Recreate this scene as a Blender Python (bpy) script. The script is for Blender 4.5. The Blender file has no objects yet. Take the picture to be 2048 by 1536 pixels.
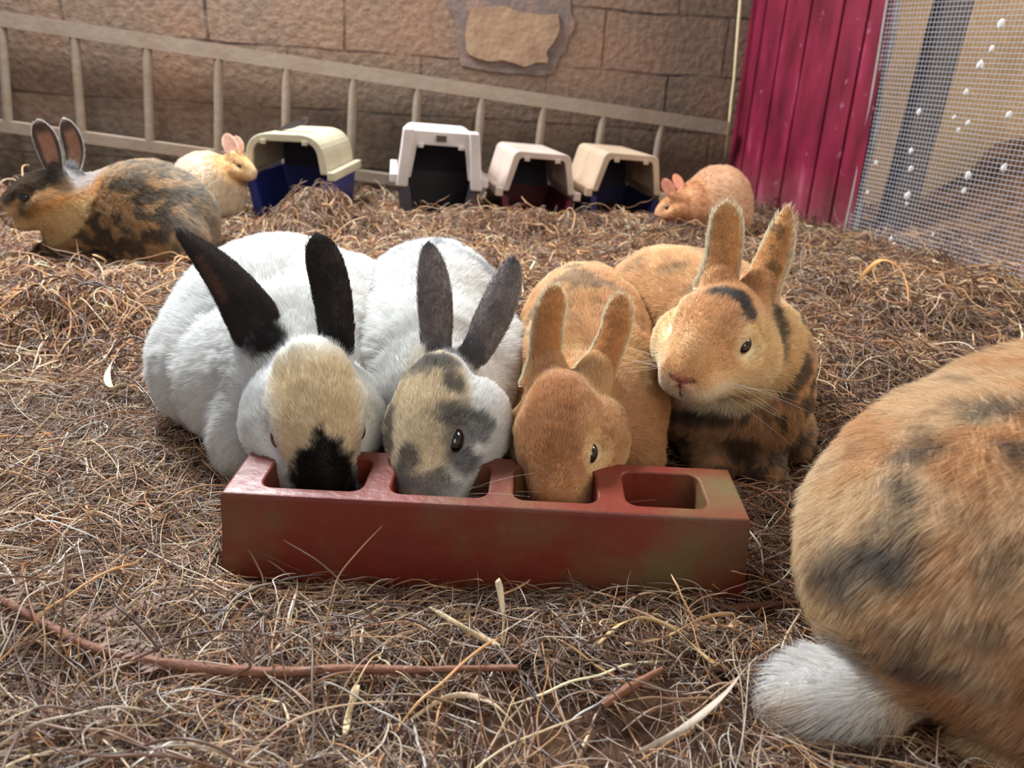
import bpy, bmesh, math, random
import numpy as np
from mathutils import Vector
from mathutils.bvhtree import BVHTree

FUR = 1.0      # strand count factor
HAY = 1.0
sc = bpy.context.scene
col = sc.collection
random.seed(7)
RNG = np.random.default_rng(11)

# ------------------------------------------------------------------ camera
PITCH, ROLL, FPX, CAMZ = math.radians(24), math.radians(2.2), 1500.0, .55
cp, sp = math.cos(PITCH), math.sin(PITCH)
cF = np.array([0, cp, -sp]); cR0 = np.array([1., 0, 0]); cU0 = np.array([0, sp, cp])
cR = math.cos(ROLL)*cR0 + math.sin(ROLL)*cU0
cU = -math.sin(ROLL)*cR0 + math.cos(ROLL)*cU0
from mathutils import Matrix
cam_d = bpy.data.cameras.new('camera')
cam = bpy.data.objects.new('camera', cam_d); col.objects.link(cam)
cam.matrix_world = Matrix([[cR[0], cU[0], -cF[0], 0], [cR[1], cU[1], -cF[1], 0],
                           [cR[2], cU[2], -cF[2], CAMZ], [0, 0, 0, 1]])
cam_d.sensor_width = 36; cam_d.lens = FPX*36/2048
cam_d.clip_start = .02; cam_d.clip_end = 60
cam_d.dof.use_dof = True; cam_d.dof.focus_distance = .92; cam_d.dof.aperture_fstop = 5.6
sc.camera = cam

# ------------------------------------------------------------------ world, lights, exposure
sc.view_settings.view_transform = 'Standard'; sc.view_settings.look = 'None'
sc.view_settings.exposure = 0.28; sc.view_settings.gamma = 1; sc.view_settings.use_curve_mapping = False
w = bpy.data.worlds.new('world'); sc.world = w; w.use_nodes = True
bg = w.node_tree.nodes['Background']; bg.inputs[0].default_value = (.74, .80, .95, 1); bg.inputs[1].default_value = .34

def area(name, loc, target, size, size_y, power, color):
    l = bpy.data.lights.new(name, 'AREA'); l.shape = 'RECTANGLE'; l.size = size; l.size_y = size_y
    l.energy = power; l.color = color
    o = bpy.data.objects.new(name, l); col.objects.link(o); o.location = loc
    o.rotation_euler = (Vector(target)-Vector(loc)).to_track_quat('-Z', 'Y').to_euler()
    return o
area('skylight', (-1.25, 2.35, 2.15), (-.05, .95, 0), 0.8, 0.8, 165, (.90, .95, 1.0))
area('outdoor_daylight', (2.5, 1.7, 2.3), (1.9, 2.9, .35), 1.0, 1.0, 60, (1.0, .97, .92))
area('front_fill', (1.2, -1.6, 1.7), (.1, .9, .1), 1.6, 1.4, 22, (1.0, .87, .68))  # unseen warm fill added on the camera side to lift the fronts

# ------------------------------------------------------------------ helpers
def px(x, y, Y):
    d = cF + (x-1024)/FPX*cR - (y-768)/FPX*cU
    t = Y/d[1]; return np.array([d[0]*t, Y, CAMZ+d[2]*t])
def pz(x, y, z=0.0):
    d = cF + (x-1024)/FPX*cR - (y-768)/FPX*cU
    t = (z-CAMZ)/d[2]; return np.array([d[0]*t, d[1]*t, z])
def lin(c):
    c = np.asarray(c, float)/255.0
    return np.where(c <= .04045, c/12.92, ((c+.055)/1.055)**2.4)
def norm(v):
    v = np.asarray(v, float); return v/(np.linalg.norm(v, axis=-1, keepdims=True)+1e-12)
def sstep(a, b, x):
    t = np.clip((x-a)/(b-a), 0, 1); return t*t*(3-2*t)
def _hash(ix, iy, iz, s):
    h = (ix.astype(np.int64)*374761393 + iy.astype(np.int64)*668265263 + iz.astype(np.int64)*2147483647 + s*974711) & 0xffffffff
    h = ((h ^ (h >> 13))*1274126177) & 0xffffffff
    h = (h ^ (h >> 16)) & 0xffffffff
    return h/4294967295.0
def noise(P, scale, seed=0):
    Q = np.asarray(P)*scale + 1000.0
    I = np.floor(Q); f = Q-I; f = f*f*(3-2*f); I = I.astype(np.int64)
    out = 0
    for a in (0, 1):
        wa = f[:, 0] if a else 1-f[:, 0]
        for b in (0, 1):
            wb = f[:, 1] if b else 1-f[:, 1]
            for c in (0, 1):
                wc = f[:, 2] if c else 1-f[:, 2]
                out = out + wa*wb*wc*_hash(I[:, 0]+a, I[:, 1]+b, I[:, 2]+c, seed)
    return out
def fbm(P, scale, seed=0, o=3):
    s, a, t = 0, 1.0, 0
    for i in range(o):
        s = s + a*noise(P, scale*2**i, seed+i*17); t += a; a *= .5
    return s/t
def noise3(P, scale, seed=0):
    return np.stack([noise(P, scale, seed+k*31)-.5 for k in range(3)], 1)*2

def link(o, parent=None):
    col.objects.link(o)
    if parent is not None: o.parent = parent
    return o
def tag(o, label=None, cat=None, group=None, kind=None):
    if label: o['label'] = label
    if cat: o['category'] = cat
    if group: o['group'] = group
    if kind: o['kind'] = kind
    return o
def empty(name, loc=(0, 0, 0), rz=0):
    o = bpy.data.objects.new(name, None); o.location = loc; o.rotation_euler = (0, 0, rz); o.empty_display_size = .05
    return link(o)
def mesh_np(name, V, Fc, mat, parent=None, smooth=True, loc=None, attrs=None):
    V = np.asarray(V, np.float64)
    if loc is not None: V = V-np.asarray(loc)
    me = bpy.data.meshes.new(name); me.from_pydata(V.tolist(), [], [tuple(int(i) for i in f) for f in Fc])
    me.update()
    if smooth: me.polygons.foreach_set('use_smooth', [True]*len(me.polygons))
    if attrs:
        for k, v in attrs.items():
            a = me.attributes.new(k, 'FLOAT_COLOR', 'POINT')
            c4 = np.ones((len(V), 4), np.float32); c4[:, :3] = v
            a.data.foreach_set('color', c4.ravel())
    me.materials.append(mat)
    o = bpy.data.objects.new(name, me)
    if loc is not None and parent is None: o.location = tuple(loc)
    return link(o, parent)
def bm_obj(name, bm, mat, parent=None, smooth=False, loc=None):
    me = bpy.data.meshes.new(name); bmesh.ops.recalc_face_normals(bm, faces=bm.faces[:]); bm.to_mesh(me); bm.free()
    if smooth: me.polygons.foreach_set('use_smooth', [True]*len(me.polygons))
    me.materials.append(mat); o = bpy.data.objects.new(name, me)
    if loc is not None: o.location = loc
    return link(o, parent)
def curves_obj(name, pts, rad, color, mat, parent=None, loc=None, nrm=None):
    """pts (N,K,3), rad (N,K), color (N,3)"""
    N, K, _ = pts.shape
    if loc is not None: pts = pts-np.asarray(loc)
    c = bpy.data.hair_curves.new(name); c.add_curves([K]*N)
    c.position_data.foreach_set('vector', np.ascontiguousarray(pts, np.float32).ravel())
    a = c.attributes.get('radius') or c.attributes.new('radius', 'FLOAT', 'POINT')
    a.data.foreach_set('value', np.ascontiguousarray(rad, np.float32).ravel())
    a = c.attributes.new('coat', 'FLOAT_COLOR', 'CURVE')
    c4 = np.ones((N, 4), np.float32); c4[:, :3] = color
    a.data.foreach_set('color', c4.ravel())
    if nrm is not None:
        a = c.attributes.new('skin_normal', 'FLOAT_VECTOR', 'CURVE')
        a.data.foreach_set('vector', np.ascontiguousarray(nrm, np.float32).ravel())
    c.materials.append(mat)
    return link(bpy.data.objects.new(name, c), parent)

# ------------------------------------------------------------------ materials
def nodes(name):
    m = bpy.data.materials.new(name); m.use_nodes = True
    nt = m.node_tree; return m, nt, nt.nodes, nt.links, nt.nodes['Principled BSDF']
def mat_plain(name, rgb, rough=.6, spec=.4, var=.12, scale=30, bump=.1, bscale=80, metallic=0, dirt=None, dirt_scale=6, dirt_amt=.5):
    m, nt, n, l, b = nodes(name)
    b.inputs['Roughness'].default_value = rough; b.inputs['Specular IOR Level'].default_value = spec; b.inputs['Metallic'].default_value = metallic
    tc = n.new('ShaderNodeTexCoord'); nz = n.new('ShaderNodeTexNoise'); nz.inputs['Scale'].default_value = scale; nz.inputs['Detail'].default_value = 4
    l.new(tc.outputs['Object'], nz.inputs['Vector'])
    c = lin(rgb)
    mx = n.new('ShaderNodeMix'); mx.data_type = 'RGBA'
    mx.inputs[6].default_value = (*np.clip(c*(1-var), 0, 1), 1); mx.inputs[7].default_value = (*np.clip(c*(1+var), 0, 1), 1)
    l.new(nz.outputs['Fac'], mx.inputs[0]); out = mx.outputs[2]
    if dirt is not None:
        n2 = n.new('ShaderNodeTexNoise'); n2.inputs['Scale'].default_value = dirt_scale; n2.inputs['Detail'].default_value = 6
        l.new(tc.outputs['Object'], n2.inputs['Vector'])
        rp = n.new('ShaderNodeMapRange'); rp.inputs[1].default_value = .45; rp.inputs[2].default_value = .7; rp.inputs[4].default_value = dirt_amt
        l.new(n2.outputs['Fac'], rp.inputs[0])
        m2 = n.new('ShaderNodeMix'); m2.data_type = 'RGBA'; l.new(rp.outputs[0], m2.inputs[0]); l.new(out, m2.inputs[6])
        m2.inputs[7].default_value = (*lin(dirt), 1); out = m2.outputs[2]
    l.new(out, b.inputs['Base Color'])
    bp = n.new('ShaderNodeBump'); bp.inputs['Strength'].default_value = bump; bp.inputs['Distance'].default_value = .004
    n3 = n.new('ShaderNodeTexNoise'); n3.inputs['Scale'].default_value = bscale; n3.inputs['Detail'].default_value = 5
    l.new(tc.outputs['Object'], n3.inputs['Vector']); l.new(n3.outputs['Fac'], bp.inputs['Height']); l.new(bp.outputs[0], b.inputs['Normal'])
    return m
def mat_attr(name, rough=.9, spec=.1, fur=False, trans=.25, sheen=0):
    """colour from the 'coat' attribute; strands of fur take the normal of the skin they grow from"""
    m = bpy.data.materials.new(name); m.use_nodes = True; nt = m.node_tree; n = nt.nodes; l = nt.links; n.clear()
    out = n.new('ShaderNodeOutputMaterial'); at = n.new('ShaderNodeAttribute'); at.attribute_name = 'coat'
    d = n.new('ShaderNodeBsdfDiffuse'); t = n.new('ShaderNodeBsdfTranslucent'); mx = n.new('ShaderNodeMixShader'); mx.inputs[0].default_value = trans
    l.new(at.outputs['Color'], d.inputs[0]); l.new(at.outputs['Color'], t.inputs[0])
    if fur:
        an = n.new('ShaderNodeAttribute'); an.attribute_name = 'skin_normal'
        ge = n.new('ShaderNodeNewGeometry')
        vm = n.new('ShaderNodeVectorMath'); vm.operation = 'SCALE'; vm.inputs[3].default_value = 1.3
        va = n.new('ShaderNodeVectorMath'); va.operation = 'ADD'; vn = n.new('ShaderNodeVectorMath'); vn.operation = 'NORMALIZE'
        l.new(an.outputs['Vector'], vm.inputs[0]); l.new(vm.outputs[0], va.inputs[0]); l.new(ge.outputs['Normal'], va.inputs[1]); l.new(va.outputs[0], vn.inputs[0])
        l.new(vn.outputs[0], d.inputs['Normal'])
    l.new(d.outputs[0], mx.inputs[1]); l.new(t.outputs[0], mx.inputs[2])
    g = n.new('ShaderNodeBsdfGlossy'); g.inputs['Roughness'].default_value = rough*.5; m2 = n.new('ShaderNodeMixShader'); m2.inputs[0].default_value = spec
    l.new(mx.outputs[0], m2.inputs[1]); l.new(g.outputs[0], m2.inputs[2]); l.new(m2.outputs[0], out.inputs[0])
    return m
M_fur = mat_attr('fur_strands', fur=True, trans=.42, spec=.03)
M_skin = mat_attr('coat_skin', trans=.0, spec=.01)
M_hay = mat_attr('dry_hay', trans=.12, spec=.07, rough=.8)
M_eye = mat_plain('dark_eye', (14, 9, 8), rough=.06, spec=.8, bump=0)
M_pinkeye = mat_plain('pink_eye', (88, 26, 34), rough=.1, spec=.7, bump=0)

# ------------------------------------------------------------------ ground height
def hgt(x, y):
    x = np.atleast_1d(np.asarray(x, float)); y = np.atleast_1d(np.asarray(y, float))
    P = np.stack([x, y, np.zeros_like(x)], 1)
    far = sstep(1.15, 2.0, y)
    h = (fbm(P, 7, 3)-.5)*.035*(.5+far) + (fbm(P, 26, 9)-.5)*.024*(.7+far)
    h = h + .012 + .010*far
    def mound(cx, cy, r, a, ry=None):
        ry = ry or r
        return a*np.exp(-(((x-cx)/r)**2+((y-cy)/ry)**2))
    h = h + mound(-.60, 2.25, .13, .14, .09) + mound(-.2, 2.32, .2, .03, .08) + mound(.2, 2.36, .35, .042, .09)
    h = h + mound(-.84, 1.36, .15, .085, .09) - mound(-.80, 1.17, .12, .02, .05) + mound(.62, 1.28, .15, .05, .1)+mound(.95, 1.75, .3, .05)
    h = h - mound(.06, .50, .2, .012, .06)
    # level pads under the trough and the front rabbits
    pad = np.exp(-(((x+.02)/.42)**6+((y-.80)/.20)**6))
    h = h*(1-pad) + .004*pad
    pad2 = np.exp(-(((x+.03)/.62)**6+((y-1.12)/.25)**6))*.7
    h = h*(1-pad2) + .008*pad2
    return np.maximum(h, -.01)

# ------------------------------------------------------------------ signed-distance bodies
def frame(f, u):
    f = norm(f); s = norm(np.cross(f, u)); u = np.cross(s, f); return np.stack([f, s, u])   # rows: forward, side(right), up
def ell(c, r, M=None, k=.02, sub=False):
    return dict(c=np.asarray(c, float), r=np.asarray(r, float), M=M, k=k, sub=sub)
def yaw(a):   # rows: side x', forward y', up
    a = math.radians(a); return np.array([[math.cos(a), math.sin(a), 0], [-math.sin(a), math.cos(a), 0], [0, 0, 1.]])
def sdf(prims, P):
    D = None
    for e in prims:
        q = P-e['c']
        if e['M'] is not None: q = q @ e['M'].T
        k0 = np.sqrt(((q/e['r'])**2).sum(-1))+1e-9; k1 = np.sqrt(((q/(e['r']**2))**2).sum(-1))+1e-9
        d = k0*(k0-1)/k1
        if D is None: D = d; continue
        k = e['k']
        if e['sub']:
            h = np.clip(.5-.5*(D+d)/k, 0, 1); D = D*(1-h)-d*h + k*h*(1-h)
        else:
            h = np.clip(.5+.5*(D-d)/k, 0, 1); D = D*(1-h)+d*h - k*h*(1-h)
    return D
def surface(prims, h):
    lo = np.min([e['c']-max(e['r']) for e in prims if not e['sub']], 0)-2*h
    hi = np.max([e['c']+max(e['r']) for e in prims if not e['sub']], 0)+2*h
    n = np.ceil((hi-lo)/h).astype(int)+1
    ax = [lo[i]+h*np.arange(n[i]) for i in range(3)]
    F = np.empty(n, np.float32)
    for i0 in range(0, n[0], 24):
        g = np.stack(np.meshgrid(ax[0][i0:i0+24], ax[1], ax[2], indexing='ij'), -1)
        F[i0:i0+24] = sdf(prims, g.reshape(-1, 3)).reshape(g.shape[:3])
    S = F < 0
    cs = np.zeros(n-1, bool); tot = np.zeros(n-1, np.int8)
    for a in (0, 1):
        for b in (0, 1):
            for c in (0, 1):
                tot += S[a:n[0]-1+a, b:n[1]-1+b, c:n[2]-1+c]
    act = (tot > 0) & (tot < 8)
    idx = -np.ones(n-1, np.int64); ci = np.argwhere(act); idx[act] = np.arange(len(ci))
    acc = np.zeros((len(ci), 3)); cnt = np.zeros(len(ci))
    cor = [(a, b, c) for a in (0, 1) for b in (0, 1) for c in (0, 1)]
    for p in cor:
        for axis in range(3):
            if p[axis]: continue
            q = list(p); q[axis] = 1
            fa = F[tuple((ci+p).T)]; fb = F[tuple((ci+q).T)]
            m = (fa < 0) != (fb < 0); t = fa/(fa-fb+1e-20)
            v = np.asarray(p, float)[None]+t[:, None]*(np.asarray(q)-np.asarray(p))[None]
            acc[m] += v[m]; cnt[m] += 1
    V = lo+h*(ci+acc/cnt[:, None])
    quads = []
    for axis in range(3):
        o1, o2 = [(1, 2), (2, 0), (0, 1)][axis]
        sl0 = [slice(None)]*3; sl1 = [slice(None)]*3; sl0[axis] = slice(0, -1); sl1[axis] = slice(1, None)
        e = np.argwhere(S[tuple(sl0)] != S[tuple(sl1)])
        e = e[(e[:, o1] > 0) & (e[:, o2] > 0) & (e[:, o1] < n[o1]-1) & (e[:, o2] < n[o2]-1)]
        d1 = np.zeros(3, int); d1[o1] = 1; d2 = np.zeros(3, int); d2[o2] = 1
        a = idx[tuple((e-d1-d2).T)]; b = idx[tuple((e-d2).T)]; c = idx[tuple(e.T)]; d = idx[tuple((e-d1).T)]
        qd = np.stack([a, b, c, d], 1); fl = ~S[tuple(e.T)]
        qd[fl] = qd[fl][:, ::-1]
        quads.append(qd)
    return V, np.concatenate(quads)
def vnormals(V, Q):
    a = V[Q[:, 2]]-V[Q[:, 0]]; b = V[Q[:, 3]]-V[Q[:, 1]]; fn = np.cross(a, b)
    N = np.zeros_like(V)
    for k in range(4): np.add.at(N, Q[:, k], fn)
    return norm(N)

def head_prims(H):
    """H: dict c,f,u,L,w -> prims of a rabbit head; c is the middle of the cranium"""
    M = frame(H['f'], H['u']); L = H['L']; wd = H.get('w', 1.0); c = np.asarray(H['c'])
    H['M'] = M
    P = lambda a, b, g: c+L*(a*M[0]+b*wd*M[1]+g*M[2])
    E = lambda a, b, g, ra, rb, rg, k=.05: ell(P(a, b, g), (ra*L, rb*wd*L, rg*L), M, k*L*2)
    ps = [E(0, 0, .01, .34, .205, .24), E(.18, 0, .04, .30, .165, .19), E(.36, 0, -.02, .23, .115, .15)]
    for s in (-1, 1):
        ps += [E(.02, s*.185, -.14, .25, .155, .20, .035), E(.20, s*.12, -.12, .22, .11, .14, .04), E(.42, s*.065, -.10, .13, .095, .115, .03), E(.12, s*.15, .12, .13, .055, .06, .04)]
    ps += [E(.50, 0, -.005, .06, .05, .06, .02), E(.30, 0, -.19, .18, .13, .10, .04)]
    ps += [dict(E(.61, 0, -.11, .10, .008, .055, .01), sub=True)]
    for s in (-1, 1):
        ps += [dict(E(.18, s*.24, .055, .075, .05, .045, .02), sub=True), dict(E(.585, s*.035, -.035, .05, .035, .010, .008), sub=True)]
    return ps
def hpoint(H, a, b, g):
    return np.asarray(H['c'])+H['L']*(a*H['M'][0]+b*H.get('w', 1)*H['M'][1]+g*H['M'][2])

def ear(base, tip, nrm, wmax, bend=(0, 0, 0), cup=.55, w0=.45, thick=.007, nu=26, nv=12, peak=.5, twist=0.0, pw=2.3):
    """one leaf-shaped cupped ear; nrm points out of its BACK. returns V, F, side (0 back, 1 inside), t, edge"""
    base = np.asarray(base, float); tip = np.asarray(tip, float); nrm = norm(nrm)
    A = tip-base; Ln = np.linalg.norm(A)
    V, sd, T, Ed = [], [], [], []
    for side in (0, 1):
        for i in range(nu+1):
            t = i/nu
            c = base+A*t+np.asarray(bend)*math.sin(math.pi*t)
            a = norm(A+np.asarray(bend)*math.pi*math.cos(math.pi*t))
            nn = norm(nrm-np.dot(nrm, a)*a); ang = twist*t
            ww = norm(np.cross(a, nn)); nn, ww = nn*math.cos(ang)+ww*math.sin(ang), ww*math.cos(ang)-nn*math.sin(ang)
            if t < peak: wid = w0+(1-w0)*math.sin(t/peak*math.pi/2)
            else: wid = max(0., 1-((t-peak)/(1-peak))**pw)**.6
            wid *= wmax
            for j in range(nv+1):
                v = -1+2*j/nv; cu = cup*(1.5-t*.7)
                ph = v*cu*1.3
                off = ww*wid*math.sin(ph)/max(math.sin(cu*1.3), .3) + nn*wid*(math.cos(ph)-1)
                th = thick*(1-.6*t)*(1-v**4)
                V.append(c+off-(nn*th if side else 0)); sd.append(side); T.append(t); Ed.append(abs(v))
    st = (nu+1)*(nv+1); F = []
    for i in range(nu):
        for j in range(nv):
            a = i*(nv+1)+j; b = a+1; c = a+nv+2; d = a+nv+1
            F.append((a, b, c, d)); F.append((st+d, st+c, st+b, st+a))
        for j, fl in ((0, 0), (nv, 1)):
            a = i*(nv+1)+j; d = a+nv+1
            F.append((a, d, st+d, st+a) if not fl else (a, st+a, st+d, d))
    for j in range(nv):
        a = nu*(nv+1)+j; F.append((a, a+1, st+a+1, st+a))
    V = np.array(V); F = np.array(F)
    # outside must point along nrm
    fn = np.cross(V[F[0][2]]-V[F[0][0]], V[F[0][3]]-V[F[0][1]])
    mid = V[(nu//2)*(nv+1)+nv//2]
    f0 = F[(nu//2*nv+nv//2)*2]; fn = np.cross(V[f0[2]]-V[f0[0]], V[f0[3]]-V[f0[1]])
    if np.dot(fn, nrm) < 0: F = F[:, ::-1]
    return V, F, np.array(sd), np.array(T), np.array(Ed)

ALL_BODIES = []     # prims lists, for keeping straw out of bodies
def lines_sphere(name, c, r, mat, parent, loc, M=None, sc3=(1, 1, 1)):
    bm = bmesh.new(); bmesh.ops.create_uvsphere(bm, u_segments=24, v_segments=16, radius=r)
    for v in bm.verts:
        q = np.array(v.co)*np.array(sc3)
        if M is not None: q = q @ M
        v.co = q+np.asarray(c)-np.asarray(loc)
    return bm_obj(name, bm, mat, parent, smooth=True)

def make_rabbit(cfg):
    H = cfg['head']; prims = list(cfg['body'])
    if H: prims += head_prims(H)
    prims += cfg.get('extra', [])
    roots = []
    for e in cfg.get('ears', []):
        if H:
            a = norm(np.asarray(e['tip'])-np.asarray(e['base'])); n_ = norm(np.asarray(e['nrm'])-np.dot(e['nrm'], a)*a)
            wr = e['wmax']*max(.85, e.get('w0', .5))*cfg.get('root', .8)
            prims.append(ell(np.asarray(e['base'])-n_*wr*.2+a*wr*.15, (wr*1.5, wr*.92, wr*.6), np.stack([a, np.cross(a, n_), n_]), k=.016)); roots.append(prims[-1])
    ALL_BODIES.append(prims)
    V, Q = surface(prims, cfg.get('h', .005))
    Nn = vnormals(V, Q)
    # face winding check
    if np.mean(((V-V.mean(0))*Nn).sum(1)) < 0: Q = Q[:, ::-1]; Nn = -Nn
    nb = len(V); part = np.zeros(nb, int); et = np.zeros(nb); ee = np.zeros(nb)   # part 0 body, 1.. ears (back), -1.. inside
    for i, e in enumerate(cfg.get('ears', [])):
        ev, ef, sd, tt, ed = ear(**e)
        Q = np.concatenate([Q, ef+len(V)]); V = np.concatenate([V, ev])
        part = np.concatenate([part, np.where(sd == 0, i+1, -(i+1))]); et = np.concatenate([et, tt]); ee = np.concatenate([ee, ed])
    N = vnormals(V, Q)
    base = np.array([*cfg['base']])
    bvh = BVHTree.FromPolygons([tuple(v) for v in V], [tuple(int(i) for i in f) for f in Q])
    def hit(x, y):
        d = norm(cF+(x-1024)/FPX*cR-(y-768)/FPX*cU)
        r = bvh.ray_cast(Vector((0, 0, CAMZ)), Vector(d))
        if r[0] is None:
            return None, None, 1
        return np.array(r[0]), np.array(r[1]), r[3]
    ctx = dict(hit=hit, H=H)
    def paint(P, pt, tt, ed):
        C = cfg['coat'](P, pt, tt, ed, ctx)
        if 'root_col' in cfg:
            for e in roots:
                d = np.linalg.norm(((P-e['c'])@e['M'].T)/(e['r']*np.array([1.05, 1.2, 1.6])), axis=1)+(fbm(P, 90, 6)-.5)*.3
                C = mixc(C, cfg['root_col'], (1-sstep(.85, 1.15, d))*(pt == 0))
        return C
    coat = paint(V, part, et, ee)
    body = mesh_np('rabbit', V, Q, M_skin, loc=base, attrs={'coat': coat*.85})
    tag(body, cfg['label'], 'rabbit', 'domestic rabbits in the barn pen')
    # eyes
    if H:
        M = H['M']; L = H['L']
        for s in cfg.get('eyes', (-1, 1)):
            c = hpoint(H, .18, s*(.190-cfg.get('eye_in', 0)-(cfg.get('eye_in_far', 0) if s > 0 else 0)), .055)
            o = lines_sphere('eye', c, .052*L*cfg.get('eye_size', 1), cfg.get('eye_mat', M_eye), body, base, M, (1.15, .72, .95))
    # ---- fur
    if FUR > 0 and cfg['n'] > 0:
        N_ = int(cfg['n']*FUR)
        T = np.concatenate([Q[:, [0, 1, 2]], Q[:, [0, 2, 3]]])
        A = V[T[:, 0]]; B = V[T[:, 1]]; C = V[T[:, 2]]
        ar = np.linalg.norm(np.cross(B-A, C-A), axis=1)/2
        cen = (A+B+C)/3; fn = norm(np.cross(B-A, C-A))
        view = norm(np.array([0, 0, CAMZ])-cen)
        facing = (fn*view).sum(1)
        wgt = ar*np.where(facing > -.35, 1.0, .18)*np.where(cen[:, 2] < .012, .1, 1)
        onear = part[T[:, 0]] != 0
        wgt = wgt*np.where(onear, 1.6, 1)
        if H:
            hd = np.linalg.norm(cen-np.asarray(H['c']), axis=1)/H['L']
            wgt = wgt*np.where(hd < .75, 1.9, 1)
        ch = RNG.choice(len(T), N_, p=wgt/wgt.sum())
        r1 = np.sqrt(RNG.random(N_)); r2 = RNG.random(N_)
        b0 = (1-r1)[:, None]; b1 = (r1*(1-r2))[:, None]; b2 = (r1*r2)[:, None]
        R = A[ch]*b0+B[ch]*b1+C[ch]*b2
        nm = norm(N[T[ch, 0]]*b0+N[T[ch, 1]]*b1+N[T[ch, 2]]*b2)
        pt = part[T[ch, 0]]; tt = et[T[ch, 0]]*b0[:, 0]+et[T[ch, 1]]*b1[:, 0]+et[T[ch, 2]]*b2[:, 0]
        edg = ee[T[ch, 0]]*b0[:, 0]+ee[T[ch, 1]]*b1[:, 0]+ee[T[ch, 2]]*b2[:, 0]
        # keep off the eyes and out of the nostril
        cl = paint(R, pt, tt, edg)
        flow = cfg['flow'](R, H)
        length = np.full(N_, cfg.get('len', .015))
        if H:
            q = (R-np.asarray(H['c']))/H['L'] @ H['M'].T
            ax = q[:, 0]; hd = np.linalg.norm(q*np.array([.8, 1, 1]), axis=1)
            isH = (hd < .62) & (pt == 0)
            hl = cfg.get('hlen', .008)*(1-.75*sstep(.05, .55, ax))
            mixh = 1-sstep(.38, .62, hd)
            length = np.where(pt == 0, length*(1-mixh)+hl*mixh, length)
            fh = norm(-H['M'][0][None]*1.0-H['M'][2][None]*.35*np.sign(0*ax+1)[:, None]*(np.abs(q[:, 1:2]) > .12))
            flow = flow*(1-mixh)[:, None]+fh*mixh[:, None]
            keep = np.ones(N_, bool)
            for s in (-1, 1):
                ce = hpoint(H, .18, s*.205, .055); de = np.linalg.norm((R-ce), axis=1)/H['L']
                keep &= (de > .062*cfg.get('eye_size', 1)) | (pt != 0)
                length = np.where((de < .13) & (pt == 0), length*.5, length)
        else:
            keep = np.ones(N_, bool)
        isear = pt != 0
        eard = np.zeros_like(R)
        for i, e in enumerate(cfg.get('ears', [])):
            eard[np.abs(pt) == i+1] = norm(np.asarray(e['tip'])-np.asarray(e['base']))
        flow = np.where(isear[:, None], eard, flow)
        elen = cfg.get('elen', .005)*np.where((edg > .8) | (tt > .93), cfg.get('rimlen', 1.0), 1.0)
        length = np.where(isear, elen*np.where(edg > .8, 1.25, 1)*np.where(pt < 0, .55, 1), length)
        if 'lenf' in cfg: length = cfg['lenf'](R, length)
        # tufts: neighbours lean together, and length wanders
        n1 = noise3(R, cfg.get('tuft', 55), 5); n2 = noise3(R, 190, 8)
        lay = np.where(isear, .22, cfg.get('lift', .42))[:, None]
        flow = norm(flow-(flow*nm).sum(1, keepdims=True)*nm)
        d0 = norm(nm*(lay+.12)+flow*1.0+n1*np.where(isear, .08, .34)[:, None]+n2*.16+RNG.normal(0, .09, R.shape))
        # never into the skin
        dn = (d0*nm).sum(1, keepdims=True); d0 = norm(d0+nm*np.maximum(0, .16-dn))
        length = length*(.65+.5*noise(R, 120, 77)+.25*RNG.random(N_))
        K = 4; pts = np.empty((N_, K, 3)); pts[:, 0] = R-nm*.0008
        dirn = norm(d0+nm*.35); step = (length/(K-1))[:, None]
        for k in range(1, K):
            pts[:, k] = pts[:, k-1]+dirn*step
            dirn = norm(dirn*.75+norm(flow+n1*.25-nm*.12)*.25+nm*.02)
        rr = cfg.get('rad', .00018)*(.8+.4*RNG.random(N_))
        rad = rr[:, None]*np.array([1.0, .9, .6, .12])[None]
        tick = (RNG.random(N_) < cfg.get('tick', .10))[:, None]; cl = np.where(tick, cl*np.array([.62, .55, .50]), cl)
        cl = np.clip(cl*(.84+.36*RNG.random((N_, 1)))*(.93+.14*noise(R, 300, 4))[:, None], 0, .93)
        pts, rad, cl, nm = pts[keep], rad[keep], cl[keep], nm[keep]
        f = curves_obj('fur', pts, rad, cl, M_fur, body, base, nm)
        f['kind'] = 'stuff'
    # ---- whiskers
    if H and cfg.get('whiskers', True):
        W = []
        M = H['M']; L = H['L']
        for s in (-1, 1):
            for i in range(9):
                r0 = hpoint(H, .42+.06*random.random(), s*.125, -.09+.08*random.random())
                d = norm(M[1]*s*1.0+M[0]*random.uniform(-.35, .35)+M[2]*random.uniform(-.35, .35)); ln = L*random.uniform(.35, .62)
                sag = np.array([0, 0, -1])*ln*.12
                W.append([r0+d*ln*t+sag*t*t for t in (0, .33, .66, 1)])
        W = np.array(W)
        o = curves_obj('whiskers', W, np.full((len(W), 4), .00010*L/.19)*np.array([1, .9, .7, .3]), np.full((len(W), 3), .85), M_fur, body, base, np.tile([0, -.4, .9], (len(W), 1)))
    return body

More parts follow.
